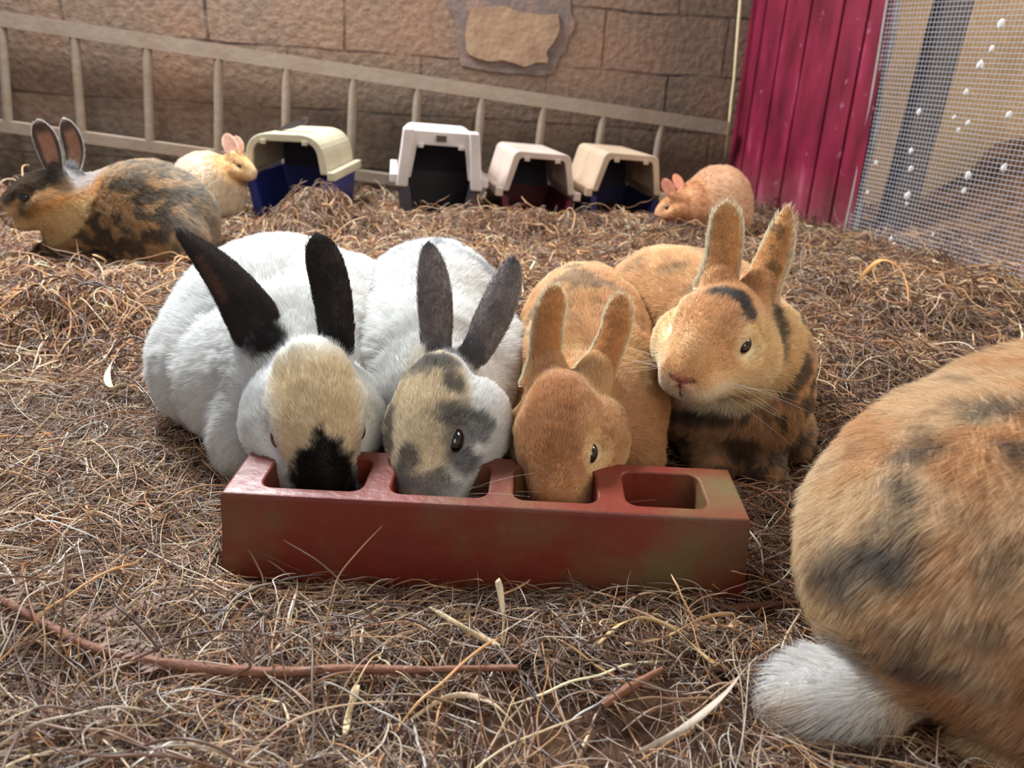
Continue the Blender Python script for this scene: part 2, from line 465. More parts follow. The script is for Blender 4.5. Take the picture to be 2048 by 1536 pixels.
# ------------------------------------------------------------------ coats
WHITE = lin((243, 242, 236)); CREAM = lin((226, 208, 172)); BLACK = lin((34, 28, 27)); BLK2 = lin((62, 54, 50))
GREY = lin((128, 122, 120)); ORANGE = lin((206, 147, 84)); ORANGE_D = lin((176, 108, 56)); PALE = lin((226, 190, 140)); RIM = lin((246, 226, 186)); SLATE = lin((92, 90, 88))
def mixc(C, c, m):
    return C*(1-m[:, None])+np.asarray(c)[None]*m[:, None]
def spot(C, P, ctx, x, y, r, color, amt=1.0, rag=.35, aspect=None, soft=.25, seed=1, near=True):
    c, n, d = ctx['hit'](x, y)
    if c is None: return C
    R = r/FPX*(d*.94); q = P-c
    if aspect is not None:   # aspect = (sx, sy) image-ward widths of the mark in the tangent frame of the body
        a = q@cR/aspect[0]; b = q@cU/aspect[1]; g = q@cF/max(aspect); dist = np.sqrt(a*a+b*b+g*g)/R
    else: dist = np.linalg.norm(q, axis=1)/R
    dist = dist+(fbm(P, 1.1/R, seed)-.5)*rag*2
    return mixc(C, color, amt*(1-sstep(1-soft, 1+soft, dist)))
def ear_rim(C, part, ee, et, color, a=.85, lo=.8):
    m = np.where(part != 0, np.maximum(sstep(lo, 1.0, ee), sstep(.93, 1.0, et)), 0)
    return mixc(C, color, m*a)

def coat_white(P, part, et, ee, ctx):
    C = np.tile(WHITE, (len(P), 1))
    H = ctx['H']; q = (P-np.asarray(H['c']))/H['L'] @ H['M'].T
    fm = (1-sstep(.15, .27, np.abs(q[:, 1])))*sstep(-.34, -.05, q[:, 0])*sstep(0, .12, q[:, 2])*(part == 0)
    C = mixc(C, lin((232, 208, 166)), fm*.85)
    nm = sstep(.20, .27, q[:, 0]-.9*np.abs(q[:, 1])+(fbm(P, 90, 3)-.5)*.12)*(q[:, 2] > -.16)*(np.linalg.norm(q, axis=1) < .8)*(1-sstep(.13, .19, np.abs(q[:, 1])+(fbm(P, 70, 6)-.5)*.08))*(part == 0)
    C = mixc(C, BLACK*.6, nm)
    e = (part != 0)
    C = np.where(e[:, None], BLK2*.55+(fbm(P, 60, 5)[:, None])*BLK2*.5, C)
    C = mixc(C, lin((120, 84, 62)), ((part < 0) & (ee < .6))*.5)
    for (x, y, r) in ((400, 522, 9), (412, 540, 11), (425, 560, 12), (438, 580, 12), (450, 600, 10)):
        C = spot(C, P, ctx, x, y, r, lin((120, 84, 62)), .55, .3, None, .5, x)
    C = ear_rim(C, part, ee, et, lin((120, 110, 104)), .45, .9)
    return C
def coat_greywhite(P, part, et, ee, ctx):
    C = np.tile(WHITE, (len(P), 1)); H = ctx['H']; q = (P-np.asarray(H['c']))/H['L'] @ H['M'].T
    inh = (np.linalg.norm(q, axis=1) < .75) & (part == 0)
    C = mixc(C, lin((235, 214, 176)), inh*(1-sstep(.2, .3, np.abs(q[:, 1])))*sstep(0, .1, q[:, 2])*.85)
    g = lin((140, 138, 140))
    # grey back saddle
    bm_ = sstep(1.08, 1.2, P[:, 1])*sstep(.15, .21, P[:, 2])
    C = mixc(C, lin((112, 118, 128)), bm_*.85*sstep(.40, .58, fbm(P, 55, 3)))
    D = lin((88, 86, 86))
    for (x, y, r, asp) in [(915, 875, 44, (.75, 1.35)), (905, 830, 30, (1.6, .9)), (928, 925, 30, (1, 1)), (815, 920, 26, (1, 1.1)), (875, 965, 36, (1.6, .7)), (800, 960, 28, (1.2, 1)),
                           (965, 860, 24, (1, 1.3)), (780, 860, 26, (.6, 2.0)), (830, 735, 36, (1.6, .8)), (885, 725, 30, (1.3, 1)), (770, 905, 18, (.7, 1.6)), (905, 770, 26, (1, 1))]:
        C = spot(C, P, ctx, x, y, r, D, .78, .55, asp, .4, int(x))
    C = spot(C, P, ctx, 850, 985, 46, g*.8, .7, .3, (1.6, .6))
    ec = lin((138, 128, 124))*(.6+.9*fbm(P, 160, 9)[:, None])
    C = np.where((part > 0)[:, None], ec, C); C = np.where((part < 0)[:, None], lin((206, 180, 168)), C)
    C = ear_rim(C, part, ee, et, lin((196, 188, 184)), .5, .85)
    return mixc(C, D*.8, (part != 0)*sstep(.88, .97, et)*.7)
def mottled(C, P, c1, c2, sc=22, lo=.5, hi=.62, amt=.8, seed=3):
    m = sstep(lo, hi, fbm(P, sc, seed, 4)); C = mixc(C, c1, m*amt)
    m2 = sstep(.6, .7, fbm(P, sc*2.3, seed+50, 3)); return mixc(C, c2, m2*.5*amt)
def coat_orange(P, part, et, ee, ctx):
    C = np.tile(lin((230, 186, 138)), (len(P), 1)); H = ctx['H']; q = (P-np.asarray(H['c']))/H['L'] @ H['M'].T
    C = mixc(C, lin((236, 200, 150)), sstep(.45, .7, fbm(P, 18, 2)))
    back = sstep(.95, 1.05, P[:, 1])*(part == 0)
    C = mixc(C, lin((120, 108, 92)), back*sstep(.52, .66, fbm(P, 30, 8))*.6)
    inh = (np.linalg.norm(q, axis=1) < .75) & (part == 0)
    C = mixc(C, lin((204, 148, 102)), inh*(1-sstep(.10, .22, np.abs(q[:, 1])))*sstep(0, .1, q[:, 2])*.75)
    C = mixc(C, lin((96, 66, 48)), inh*sstep(.40, .52, q[:, 0])*.7)
    for s in (-1, 1):
        de = np.linalg.norm(q-np.array([.18, s*.205, .055]), axis=1); C = mixc(C, lin((236, 206, 156)), inh*(1-sstep(.09, .14, de))*.8)
    C = np.where((part != 0)[:, None], lin((226, 172, 116)), C)
    C = np.where((part < 0)[:, None], lin((226, 180, 150)), C)
    return ear_rim(C, part, ee, et, lin((255, 244, 214)), .95, .58)  # cream ear edge, widened and whitened to paint in the backlit glow
def coat_calico(P, part, et, ee, ctx):
    C = np.tile(lin((234, 194, 148)), (len(P), 1)); H = ctx['H']; q = (P-np.asarray(H['c']))/H['L'] @ H['M'].T
    inh = (np.linalg.norm(q*np.array([.8, 1, 1]), axis=1) < .52) & (part == 0)
    body = ~inh & (part == 0)
    chest = body*(1-sstep(.98, 1.08, P[:, 1]))
    mo = mottled(C, P, lin((92, 84, 74)), lin((62, 60, 58)), 52, .49, .60, .82, 5)
    C = mixc(C, lin((234, 190, 140)), body*.5); C = C*(1-chest[:, None])+mo*chest[:, None]
    C = mixc(C, lin((120, 108, 94)), body*sstep(.58, .70, fbm(P, 30, 71))*.45)
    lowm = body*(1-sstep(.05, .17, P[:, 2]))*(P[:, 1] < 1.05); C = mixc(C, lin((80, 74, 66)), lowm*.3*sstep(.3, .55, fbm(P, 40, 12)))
    C = mixc(C, lin((216, 162, 108)), inh*(1-sstep(.1, .2, np.abs(q[:, 1])))*(q[:, 2] > 0)*.7)
    C = mixc(C, lin((252, 240, 214)), inh*sstep(.03, .13, -q[:, 2])*sstep(-.15, .1, q[:, 0])*.95)
    C = mixc(C, lin((240, 212, 160)), inh*sstep(.16, .26, np.abs(q[:, 1]))*.6)
    for (x, y, r, a) in [(1452, 588, 24, (1.5, .6)), (1480, 600, 24, (1.2, .8)), (1492, 625, 20, (1, 1.2))]:
        C = spot(C, P, ctx, x, y, r, lin((58, 58, 60)), .9, .4, a, .3, x)
    for (x, y, r, a) in [(1560, 660, 26, (.6, 2.2)), (1545, 600, 20, (.7, 2.0)), (1420, 830, 34, (1.8, .5))]:
        C = spot(C, P, ctx, x, y, r, lin((60, 56, 54)), .8, .6, a, .4, x)
    for s in (-1, 1):
        de = np.linalg.norm(q-np.array([.18, s*.205, .055]), axis=1); C = mixc(C, lin((244, 222, 176)), inh*(1-sstep(.08, .13, de))*.8)
    nd = np.linalg.norm((q-np.array([.555, 0, -.02]))*np.array([1, 1, 1.2]), axis=1)
    C = mixc(C, lin((214, 150, 126)), (part == 0)*(1-sstep(.04, .075, nd))*.8)
    # slit of the nose and the split lip
    C = mixc(C, lin((110, 52, 44)), inh*(q[:, 0] > .42)*(np.abs(q[:, 1]) < .009)*(q[:, 2] < -.04)*(q[:, 2] > -.17)*.9)
    v = np.abs(q[:, 2]+.045-np.abs(q[:, 1])*.45); C = mixc(C, lin((104, 50, 42)), inh*(q[:, 0] > .45)*(v < .011)*(np.abs(q[:, 1]) < .07)*.9)
    C = np.where((part != 0)[:, None], lin((226, 176, 120)), C)
    C = mixc(C, lin((96, 84, 72)), (part == 2)*sstep(.55, .7, fbm(P, 70, 31))*.5)
    C = np.where((part < 0)[:, None], lin((232, 190, 160)), C)
    return ear_rim(C, part, ee, et, lin((255, 246, 222)), .95, .55)  # pale ear edge with the glow of the back light put into its colour
def coat_rump(P, part, et, ee, ctx):
    C = np.tile(lin((236, 204, 164)), (len(P), 1))
    C = mixc(C, lin((218, 172, 126)), sstep(.42, .62, fbm(P, 22, 2)))
    C = mixc(C, lin((232, 204, 158)), sstep(.26, .20, P[:, 0])*0+(1-sstep(.27, .36, P[:, 0]))*.6)
    C = mixc(C, lin((120, 98, 76)), sstep(.60, .72, fbm(P, 30, 19))*.45)
    for (x, y, r, a) in [(1800, 1100, 50, (.8, 1.4)), (1680, 1140, 52, (1.3, .9)), (1770, 1110, 40, (1.5, .7)), (1840, 905, 30, (1.3, .8)), (1815, 980, 26, (1, 1.6)), (1990, 820, 34, (1.6, .7)), (2030, 900, 24, (1, 1.6)), (1830, 1330, 55, (1.8, .45)), (1955, 1250, 30, (1.6, .5))]:
        C = spot(C, P, ctx, x, y, r, lin((98, 94, 90)), .72, 1.0, a, .6, x)
    # tail
    t = np.linalg.norm((P-TAIL)/np.array([.075, .05, .04]), axis=1)
    tm = 1-sstep(.9, 1.15, t)
    C = mixc(C, lin((244, 240, 234)), tm*(1-sstep(TAIL[0]-.01, TAIL[0]+.045, P[:, 0])*.75))
    return C
def coat_tortie(P, part, et, ee, ctx):
    C = np.tile(lin((206, 168, 124)), (len(P), 1)); H = ctx['H']; q = (P-np.asarray(H['c']))/H['L'] @ H['M'].T
    inh = (np.linalg.norm(q*np.array([.8, 1, 1]), axis=1) < .55) & (part == 0)
    body = ~inh & (part == 0)
    m = mottled(C, P, lin((92, 82, 72)), lin((66, 60, 56)), 36, .42, .58, .85, 5)
    C = np.where(body[:, None], m, C)
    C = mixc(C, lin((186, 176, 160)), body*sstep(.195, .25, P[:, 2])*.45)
    C = mixc(C, lin((190, 186, 172)), body*sstep(-.88, -.80, P[:, 0])*.5)
    C = mixc(C, lin((66, 62, 60)), inh*sstep(.02, .10, q[:, 2]+(fbm(P, 60, 2)-.5)*.15)*.85)
    C = mixc(C, lin((86, 74, 62)), inh*(1-sstep(.08, .15, np.linalg.norm(q[:, [0, 2]]-np.array([.2, -.06]), axis=1)))*.7)
    C = mixc(C, lin((232, 176, 108)), inh*sstep(.0, .1, -q[:, 2])*(1-sstep(.15, .3, q[:, 0]))*.6)
    C = mixc(C, lin((246, 220, 170)), inh*sstep(.1, .22, -q[:, 2])*.8)
    nk = 1-sstep(.05, .09, np.linalg.norm(P-np.array([-1.10, 1.90, .20]), axis=1)); C = mixc(C, lin((206, 206, 208)), nk*.7*(part == 0))
    C = np.where((part > 0)[:, None], lin((86, 80, 74)), C); C = np.where((part < 0)[:, None], lin((206, 158, 132)), C)
    C = mixc(C, lin((90, 84, 78)), (part < 0)*np.maximum(sstep(.45, .6, ee), sstep(.72, .85, et))*.85)
    return ear_rim(C, part, ee, et, lin((240, 236, 226)), 1.0, .86)
def coat_cream(P, part, et, ee, ctx):
    C = np.tile(lin((232, 214, 188)), (len(P), 1)); H = ctx['H']; q = np.linalg.norm((P-np.asarray(H['c'])), axis=1)/H['L']
    C = mixc(C, lin((230, 192, 140)), (1-sstep(.4, .7, q))*(part == 0))
    C = np.where((part != 0)[:, None], lin((216, 170, 146)), C)
    return ear_rim(C, part, ee, et, lin((240, 220, 200)), .6, .85)
def coat_fawn(P, part, et, ee, ctx):
    C = np.tile(lin((226, 184, 148)), (len(P), 1)); H = ctx['H']; q = np.linalg.norm((P-np.asarray(H['c'])), axis=1)/H['L']
    C = mixc(C, lin((218, 164, 120)), (1-sstep(.6, 1.1, q))*(part == 0))
    return np.where((part != 0)[:, None], lin((204, 136, 108)), C)

def flow_body(tail):
    tail = np.asarray(tail, float)
    def f(P, H):
        return norm(np.tile(norm(tail), (len(P), 1))+np.array([0, 0, -.55])[None])
    return f
def flow_radial(c, tail, down=.6):
    c = np.asarray(c); tail = norm(tail)
    def f(P, H):
        q = P-c; q[:, 2] = 0
        return norm(tail[None]*.9+norm(q)*.35+np.array([0, 0, -down])[None])
    return f

# ------------------------------------------------------------------ rabbit poses
def head_from(nose, back, u, L, w=1.0, roll=0):
    nose = np.asarray(nose); back = np.asarray(back); f = norm(nose-back)
    u = np.asarray(u, float); M = frame(f, u)
    a = math.radians(roll); uu = M[2]*math.cos(a)+M[1]*math.sin(a)
    return dict(c=nose-f*L*.54, f=f, u=uu, L=L, w=w)
CFG_EARS = {}
R = {}
# white rabbit with black ears
H1 = head_from(px(652, 1012, .718), px(612, 650, .885), (0, -.8, .6), .235, 1.05, roll=-17)
R['white'] = dict(base=(-.38, 1.08, 0), head=H1, n=210000, len=.017, hlen=.011, tick=0.02, label='white rabbit with black ears and a black nose eating from the first trough hole',
    body=[ell((-.385, 1.16, .125), (.16, .20, .135)), ell((-.44, 1.075, .10), (.105, .14, .105), k=.02), ell((-.375, .985, .105), (.10, .10, .10), k=.012),
          ell((-.30, .985, .125), (.125, .13, .12), k=.02), ell((-.27, 1.10, .14), (.10, .16, .11), k=.03), ell((-.275, .895, .125), (.085, .075, .085), k=.03),
          ell((-.345, .90, .07), (.055, .07, .07), k=.02), ell((-.215, .90, .07), (.05, .07, .07), k=.02), ell((-.40, 1.33, .05), (.05, .05, .04), k=.03)],
    coat=coat_white, flow=flow_radial((-.28, .95, .1), (-.25, 1, .1), .9), eye_mat=M_pinkeye)
R['white']['ears'] = [dict(base=px(556, 712, .87), tip=px(350, 455, .93), nrm=norm((.35, -.75, .4)), wmax=.034, bend=(.012, 0, .014), cup=.95, w0=.98, peak=.12, twist=.35, pw=1.45),
                      dict(base=px(676, 695, .87), tip=px(632, 465, .93), nrm=norm((.25, -.8, .35)), wmax=.024, bend=(.006, 0, .0), cup=.75, w0=.85, peak=.62, pw=3)]
R['white']['root_col'] = BLACK; R['white']['eye_in'] = .006
# white and grey rabbit
H2 = head_from(px(838, 1018, .72), px(900, 690, .87), (0, -.8, .6), .215, 1.03, roll=30)
R['grey'] = dict(base=(-.12, 1.08, 0), head=H2, n=160000, len=.016, hlen=.010, tick=.03, label='white rabbit with grey patches and grey ears eating from the second trough hole',
    body=[ell((-.135, 1.15, .13), (.125, .20, .135)), ell((-.12, .99, .115), (.115, .13, .12), k=.03), ell((-.165, 1.02, .12), (.085, .12, .11), k=.012),
          ell((-.035, 1.02, .10), (.065, .12, .10), k=.012), ell((-.10, .895, .115), (.08, .07, .085), k=.03), ell((-.16, .90, .06), (.045, .06, .06), k=.02), ell((-.04, .90, .06), (.045, .06, .06), k=.02)],
    coat=coat_greywhite, flow=flow_radial((-.11, .95, .1), (-.1, 1, .1), .8))
R['grey']['ears'] = [dict(base=px(872, 720, .865), tip=px(856, 482, .94), nrm=norm((.12, -.85, .3)), wmax=.022, bend=(.004, 0, 0), cup=.7, w0=.75, peak=.5),
                     dict(base=px(938, 715, .865), tip=px(1028, 512, .93), nrm=norm((-.25, -.85, .3)), wmax=.0235, bend=(.004, 0, .0), cup=.75, w0=.75, peak=.5)]
R['grey']['root_col'] = lin((104, 98, 98)); R['grey']['eye_size'] = 1.12
# orange rabbit
H3 = head_from(px(1108, 1036, .72), px(1130, 735, .86), (0, -.8, .6), .205, 1.08, roll=20)
R['orange'] = dict(base=(.12, 1.05, 0), head=H3, n=300000, len=.013, hlen=.008, label='orange rabbit with cream-edged ears eating from the third trough hole',
    body=[ell((.115, 1.12, .12), (.105, .19, .125)), ell((.12, .98, .10), (.09, .12, .105), k=.03), ell((.15, .985, .095), (.07, .11, .095), k=.015),
          ell((.06, 1.0, .10), (.06, .12, .10), k=.015), ell((.10, .89, .10), (.075, .065, .08), k=.03), ell((.155, .895, .06), (.05, .06, .06), k=.02), ell((.045, .895, .06), (.045, .06, .06), k=.02)],
    coat=coat_orange, flow=flow_radial((.11, .93, .1), (.05, 1, .1), .7), tuft=45)
R['orange']['rimlen'] = 1.35
R['orange']['ears'] = [dict(base=px(1098, 770, .85), tip=px(1115, 570, .90), nrm=norm((.15, -.85, .3)), wmax=.0185, bend=(-.006, 0, 0), cup=.85, w0=1.75, peak=.42, twist=.0, pw=5),
                       dict(base=px(1182, 765, .85), tip=px(1242, 588, .90), nrm=norm((-.1, -.85, .3)), wmax=.0180, bend=(.008, 0, 0), cup=.85, w0=1.6, peak=.42, pw=5)]
# calico rabbit with its head up
a4 = math.radians(-20); f4 = norm((-.53, -.82, -.21))
H4 = dict(c=px(1366, 748, .83)-f4*.55*.215, f=f4, u=norm((-.06, -.22, 1)), L=.215, w=1.12)
R['calico'] = dict(base=(.34, 1.06, 0), head=H4, n=190000, len=.014, hlen=.009, label='orange and black mottled rabbit with its head raised behind the empty trough hole',
    body=[ell((.315, 1.16, .125), (.12, .18, .135)), ell((.32, 1.03, .125), (.105, .12, .125), k=.03), ell((.32, .985, .105), (.10, .08, .105), k=.03),
          ell((.345, 1.08, .11), (.088, .14, .12), k=.02), ell((.25, 1.20, .15), (.10, .14, .11), k=.03), ell((.32, .975, .18), (.075, .07, .07), k=.04),
          ell((.285, .935, .03), (.03, .045, .03), k=.02), ell((.355, .935, .03), (.03, .045, .03), k=.02), ell((.41, 1.03, .04), (.045, .08, .04), k=.02)],
    coat=coat_calico, flow=flow_radial((.33, .98, .1), (.02, 1, 0), 1.0), tuft=50)
R['calico']['eye_in_far'] = .022; R['calico']['rimlen'] = 1.6
R['calico']['ears'] = [dict(base=px(1437, 585, .955), tip=px(1452, 402, 1.0), nrm=norm((.0, -.9, .2)), wmax=.0230, bend=(.006, 0, 0), cup=.8, w0=1.2, peak=.4, pw=4),
                       dict(base=px(1503, 592, .965), tip=px(1577, 410, 1.0), nrm=norm((-.5, -.75, .2)), wmax=.0220, bend=(.004, 0, 0), cup=.95, w0=1.35, peak=.3, pw=1.9)]
# rump of the nearest rabbit
TAIL = np.array([.315, .505, .042])
H5 = dict(c=np.array([.86, .86, .19]), f=norm((.75, .6, -.35)), u=(.2, .1, 1), L=.21, w=1.1)
R['rump'] = dict(base=(.48, .60, 0), head=H5, eyes=(-1, 1), n=150000, len=.021, label='large orange and grey mottled rabbit seen from behind with a white tail',
    body=[ell((.478, .585, .145), (.175, .175, .15)), ell((.61, .66, .15), (.20, .2, .155), k=.04), ell((.50, .50, .10), (.12, .11, .10), k=.03), ell((.42, .57, .13), (.135, .13, .12), k=.03),
          ell(TAIL, (.074, .034, .030), yaw(15), k=.02), ell((.48, .46, .025), (.10, .04, .025), k=.015), ell((.80, .8, .14), (.15, .15, .13), k=.05)],
    coat=coat_rump, flow=lambda P, H: norm(np.stack([-.55+0*P[:, 0]-1.2*(np.linalg.norm((P-TAIL)/np.array([.09, .06, .06]), axis=1) < 1), -.25+0*P[:, 0], -.8+0*P[:, 0]+.5*(np.linalg.norm((P-TAIL)/np.array([.09, .06, .06]), axis=1) < 1)], 1)),
    tuft=38, lift=.5, rad=.00017)
R['rump']['ears'] = [dict(base=(.80, .86, .27), tip=(.72, .88, .40), nrm=norm((-.8, -.3, .3)), wmax=.026, cup=.7, w0=.8), dict(base=(.84, .80, .27), tip=(.78, .73, .40), nrm=norm((-.6, -.6, .3)), wmax=.026, cup=.7, w0=.8)]
R['rump']['lenf'] = lambda P, l: l*np.where(np.linalg.norm((P-TAIL)/np.array([.09, .06, .06]), axis=1) < 1, 1.35, 1)
# tortoiseshell rabbit on the left
H6 = dict(c=px(97, 388, 1.86), f=norm((-.90, -.28, -.36)), u=(-.2, 0, 1), L=.215, w=1.05)
R['tortie'] = dict(base=(-.97, 1.93, .02), head=H6, n=110000, len=.016, hlen=.010, h=.006, rad=.00036, label='brown, black and tan mottled rabbit sitting side-on on the hay at left',
    body=[ell((-.95, 1.93, .135), (.14, .13, .125)), ell((-.885, 1.93, .11), (.10, .125, .11), k=.03), ell((-1.07, 1.92, .125), (.12, .105, .10), k=.04),
          ell((-.90, 1.85, .09), (.12, .07, .09), k=.02), ell((-1.12, 1.90, .10), (.075, .085, .09), k=.03), ell((-1.125, 1.875, .145), (.06, .065, .07), k=.05), ell((-1.16, 1.84, .04), (.05, .035, .03), k=.02)],
    coat=coat_tortie, flow=flow_body((1, 0, -.1)), tuft=34)
R['tortie']['ears'] = [dict(base=px(122, 362, 1.85), tip=px(76, 238, 1.86), nrm=norm((.2, .95, .1)), wmax=.038, bend=(.0, .01, .0), cup=.5, w0=.5, peak=.6),
                       dict(base=px(150, 352, 1.90), tip=px(126, 236, 1.92), nrm=norm((.2, .95, .1)), wmax=.032, bend=(.014, .01, 0), cup=.6, w0=.5, peak=.6)]
# cream rabbit by the first carrier
H7 = dict(c=px(472, 328, 2.42), f=norm((.90, -.15, -.35)), u=(.1, 0, 1), L=.125, w=1.0)
R['cream'] = dict(base=(-.96, 2.43, .03), head=H7, n=16000, len=.012, hlen=.007, h=.006, rad=.0005, label='small cream rabbit sitting beside the blue and beige pet carrier',
    body=[ell((-1.0, 2.43, .12), (.10, .11, .10)), ell((-.955, 2.42, .125), (.07, .08, .08), k=.03), ell((-1.01, 2.40, .085), (.10, .09, .085), k=.02), ell((-.92, 2.42, .09), (.035, .045, .08), k=.02)],
    coat=coat_cream, flow=flow_body((-1, 0, -.1)), whiskers=False)
R['cream']['ears'] = [dict(base=px(470, 316, 2.41), tip=px(452, 267, 2.42), nrm=norm((-.3, .85, .1)), wmax=.022, cup=.5, w0=.5),
                      dict(base=px(480, 312, 2.46), tip=px(472, 272, 2.47), nrm=norm((-.3, .85, .1)), wmax=.018, cup=.5, w0=.5)]
# fawn rabbit in the corner
H8 = dict(c=px(1352, 408, 2.40), f=norm((-.8, .3, -.55)), u=(-.3, 0, 1), L=.13, w=1.0)
R['fawn'] = dict(base=(.64, 2.45, .03), head=H8, n=16000, len=.012, hlen=.007, h=.006, rad=.0005, label='small pale fawn rabbit hunched beside the last pet carrier near the red sheet',
    body=[ell((.64, 2.46, .135), (.10, .11, .10)), ell((.56, 2.44, .10), (.075, .08, .075), k=.04), ell((.65, 2.44, .09), (.095, .10, .09), k=.03)],
    coat=coat_fawn, flow=flow_body((1, 0, -.1)), whiskers=False)
R['fawn']['ears'] = [dict(base=px(1350, 392, 2.38), tip=px(1326, 358, 2.40), nrm=norm((.3, .8, .1)), wmax=.018, cup=.5, w0=.5),
                     dict(base=px(1362, 384, 2.42), tip=px(1350, 348, 2.46), nrm=norm((-.3, .8, .1)), wmax=.018, cup=.5, w0=.5)]

# ------------------------------------------------------------------ setting: floor
gx = np.concatenate([np.linspace(-3.2, -1.6, 50, endpoint=False), np.linspace(-1.6, 1.6, 230), np.linspace(1.62, 2.6, 30)])
gy = np.concatenate([np.linspace(-.4, .3, 20, endpoint=False), np.linspace(.3, 3.6, 240)])
GX, GY = np.meshgrid(gx, gy); hz = hgt(GX.ravel(), GY.ravel())
Vf = np.stack([GX.ravel(), GY.ravel(), hz], 1); nx = len(gx)
Qf = [(j*nx+i, j*nx+i+1, (j+1)*nx+i+1, (j+1)*nx+i) for j in range(len(gy)-1) for i in range(nx-1)]
M_dirt = mat_plain('dirt_floor', (92, 68, 52), rough=.95, spec=.05, var=.35, scale=60, bump=.9, bscale=150, dirt=(58, 40, 32), dirt_scale=9, dirt_amt=.7)
tag(mesh_np('floor', Vf, Qf, M_dirt), 'bumpy brown earth floor under the scattered hay', kind='structure')

# ------------------------------------------------------------------ setting: back wall
WA = math.atan(.14)
wall_dir = np.array([math.cos(WA), math.sin(WA), 0]); wall_n = np.array([math.sin(WA), -math.cos(WA), 0])
def wy(x): return 3.02+.14*x
def onwall(x, y, off=0.0):
    """point where the photo ray meets the plane of the back wall, off metres in front of it"""
    d = cF+(x-1024)/FPX*cR-(y-768)/FPX*cU
    p0 = np.array([0, 3.02, 0])+wall_n*off; t = np.dot(p0-np.array([0, 0, CAMZ]), wall_n)/np.dot(d, wall_n)
    return np.array([0, 0, CAMZ])+d*t
def mat_blocks():
    m, nt, n, l, b = nodes('rendered_block_wall')
    b.inputs['Roughness'].default_value = .95; b.inputs['Specular IOR Level'].default_value = .1
    tc = n.new('ShaderNodeTexCoord'); sx = n.new('ShaderNodeSeparateXYZ'); l.new(tc.outputs['Object'], sx.inputs[0])
    cb = n.new('ShaderNodeCombineXYZ'); l.new(sx.outputs['X'], cb.inputs['X']); l.new(sx.outputs['Z'], cb.inputs['Y'])
    mp = n.new('ShaderNodeMapping'); mp.inputs['Rotation'].default_value = (0, 0, math.radians(1.9)); mp.inputs['Location'].default_value = (.18, .097, 0); l.new(cb.outputs[0], mp.inputs[0])
    wn = n.new('ShaderNodeTexNoise'); wn.inputs['Scale'].default_value = 3.5; wn.inputs['Detail'].default_value = 3; l.new(cb.outputs[0], wn.inputs['Vector'])
    wv = n.new('ShaderNodeVectorMath'); wv.operation = 'MULTIPLY_ADD'; wv.inputs[1].default_value = (.03, .03, 0); l.new(wn.outputs['Color'], wv.inputs[0]); l.new(mp.outputs[0], wv.inputs[2])
    br = n.new('ShaderNodeTexBrick'); l.new(wv.outputs[0], br.inputs['Vector'])
    br.inputs['Scale'].default_value = 1; br.inputs['Brick Width'].default_value = .47; br.inputs['Row Height'].default_value = .205
    br.inputs['Mortar Size'].default_value = .0055; br.inputs['Mortar Smooth'].default_value = .3; br.offset = .43
    br.inputs['Color1'].default_value = (*lin((126, 104, 88)), 1); br.inputs['Color2'].default_value = (*lin((108, 93, 80)), 1); br.inputs['Mortar'].default_value = (*lin((66, 54, 50)), 1)
    # joints fade in and out
    jn = n.new('ShaderNodeTexNoise'); jn.inputs['Scale'].default_value = 4; l.new(cb.outputs[0], jn.inputs['Vector'])
    jr = n.new('ShaderNodeMapRange'); jr.inputs[1].default_value = .36; jr.inputs[2].default_value = .56; l.new(jn.outputs['Fac'], jr.inputs[0])
    mf = n.new('ShaderNodeMix'); mf.data_type = 'RGBA'; mf.inputs[6].default_value = (*lin((115, 97, 83)), 1)
    l.new(jr.outputs[0], mf.inputs[0]); l.new(br.outputs['Color'], mf.inputs[7])
    n1 = n.new('ShaderNodeTexNoise'); n1.inputs['Scale'].default_value = 2.2; n1.inputs['Detail'].default_value = 6; l.new(tc.outputs['Object'], n1.inputs['Vector'])
    r1 = n.new('ShaderNodeMapRange'); r1.inputs[1].default_value = .42; r1.inputs[2].default_value = .68; r1.inputs[4].default_value = .55; l.new(n1.outputs['Fac'], r1.inputs[0])
    m1 = n.new('ShaderNodeMix'); m1.data_type = 'RGBA'; m1.inputs[7].default_value = (*lin((146, 108, 84)), 1); l.new(r1.outputs[0], m1.inputs[0]); l.new(mf.outputs[2], m1.inputs[6])
    # darker grey-brown towards the low courses
    zr = n.new('ShaderNodeMapRange'); zr.inputs[1].default_value = .42; zr.inputs[2].default_value = .18; zr.inputs[4].default_value = .65; l.new(sx.outputs['Z'], zr.inputs[0])
    m2 = n.new('ShaderNodeMix'); m2.data_type = 'RGBA'; m2.inputs[7].default_value = (*lin((84, 76, 64)), 1); l.new(zr.outputs[0], m2.inputs[0]); l.new(m1.outputs[2], m2.inputs[6])
    n4 = n.new('ShaderNodeTexNoise'); n4.inputs['Scale'].default_value = 40; n4.inputs['Detail'].default_value = 6; l.new(tc.outputs['Object'], n4.inputs['Vector'])
    r4 = n.new('ShaderNodeMapRange'); r4.inputs[1].default_value = .3; r4.inputs[2].default_value = .7; r4.inputs[3].default_value = .78; r4.inputs[4].default_value = 1.2; l.new(n4.outputs['Fac'], r4.inputs[0])
    m3 = n.new('ShaderNodeVectorMath'); m3.operation = 'SCALE'; l.new(m2.outputs[2], m3.inputs[0]); l.new(r4.outputs[0], m3.inputs[3])
    l.new(m3.outputs[0], b.inputs['Base Color'])
    mm = n.new('ShaderNodeMath'); mm.operation = 'MULTIPLY'; l.new(br.outputs['Fac'], mm.inputs[0]); l.new(jr.outputs[0], mm.inputs[1])
    ms = n.new('ShaderNodeMath'); ms.operation = 'SUBTRACT'; l.new(n4.outputs['Fac'], ms.inputs[0]); l.new(mm.outputs[0], ms.inputs[1])
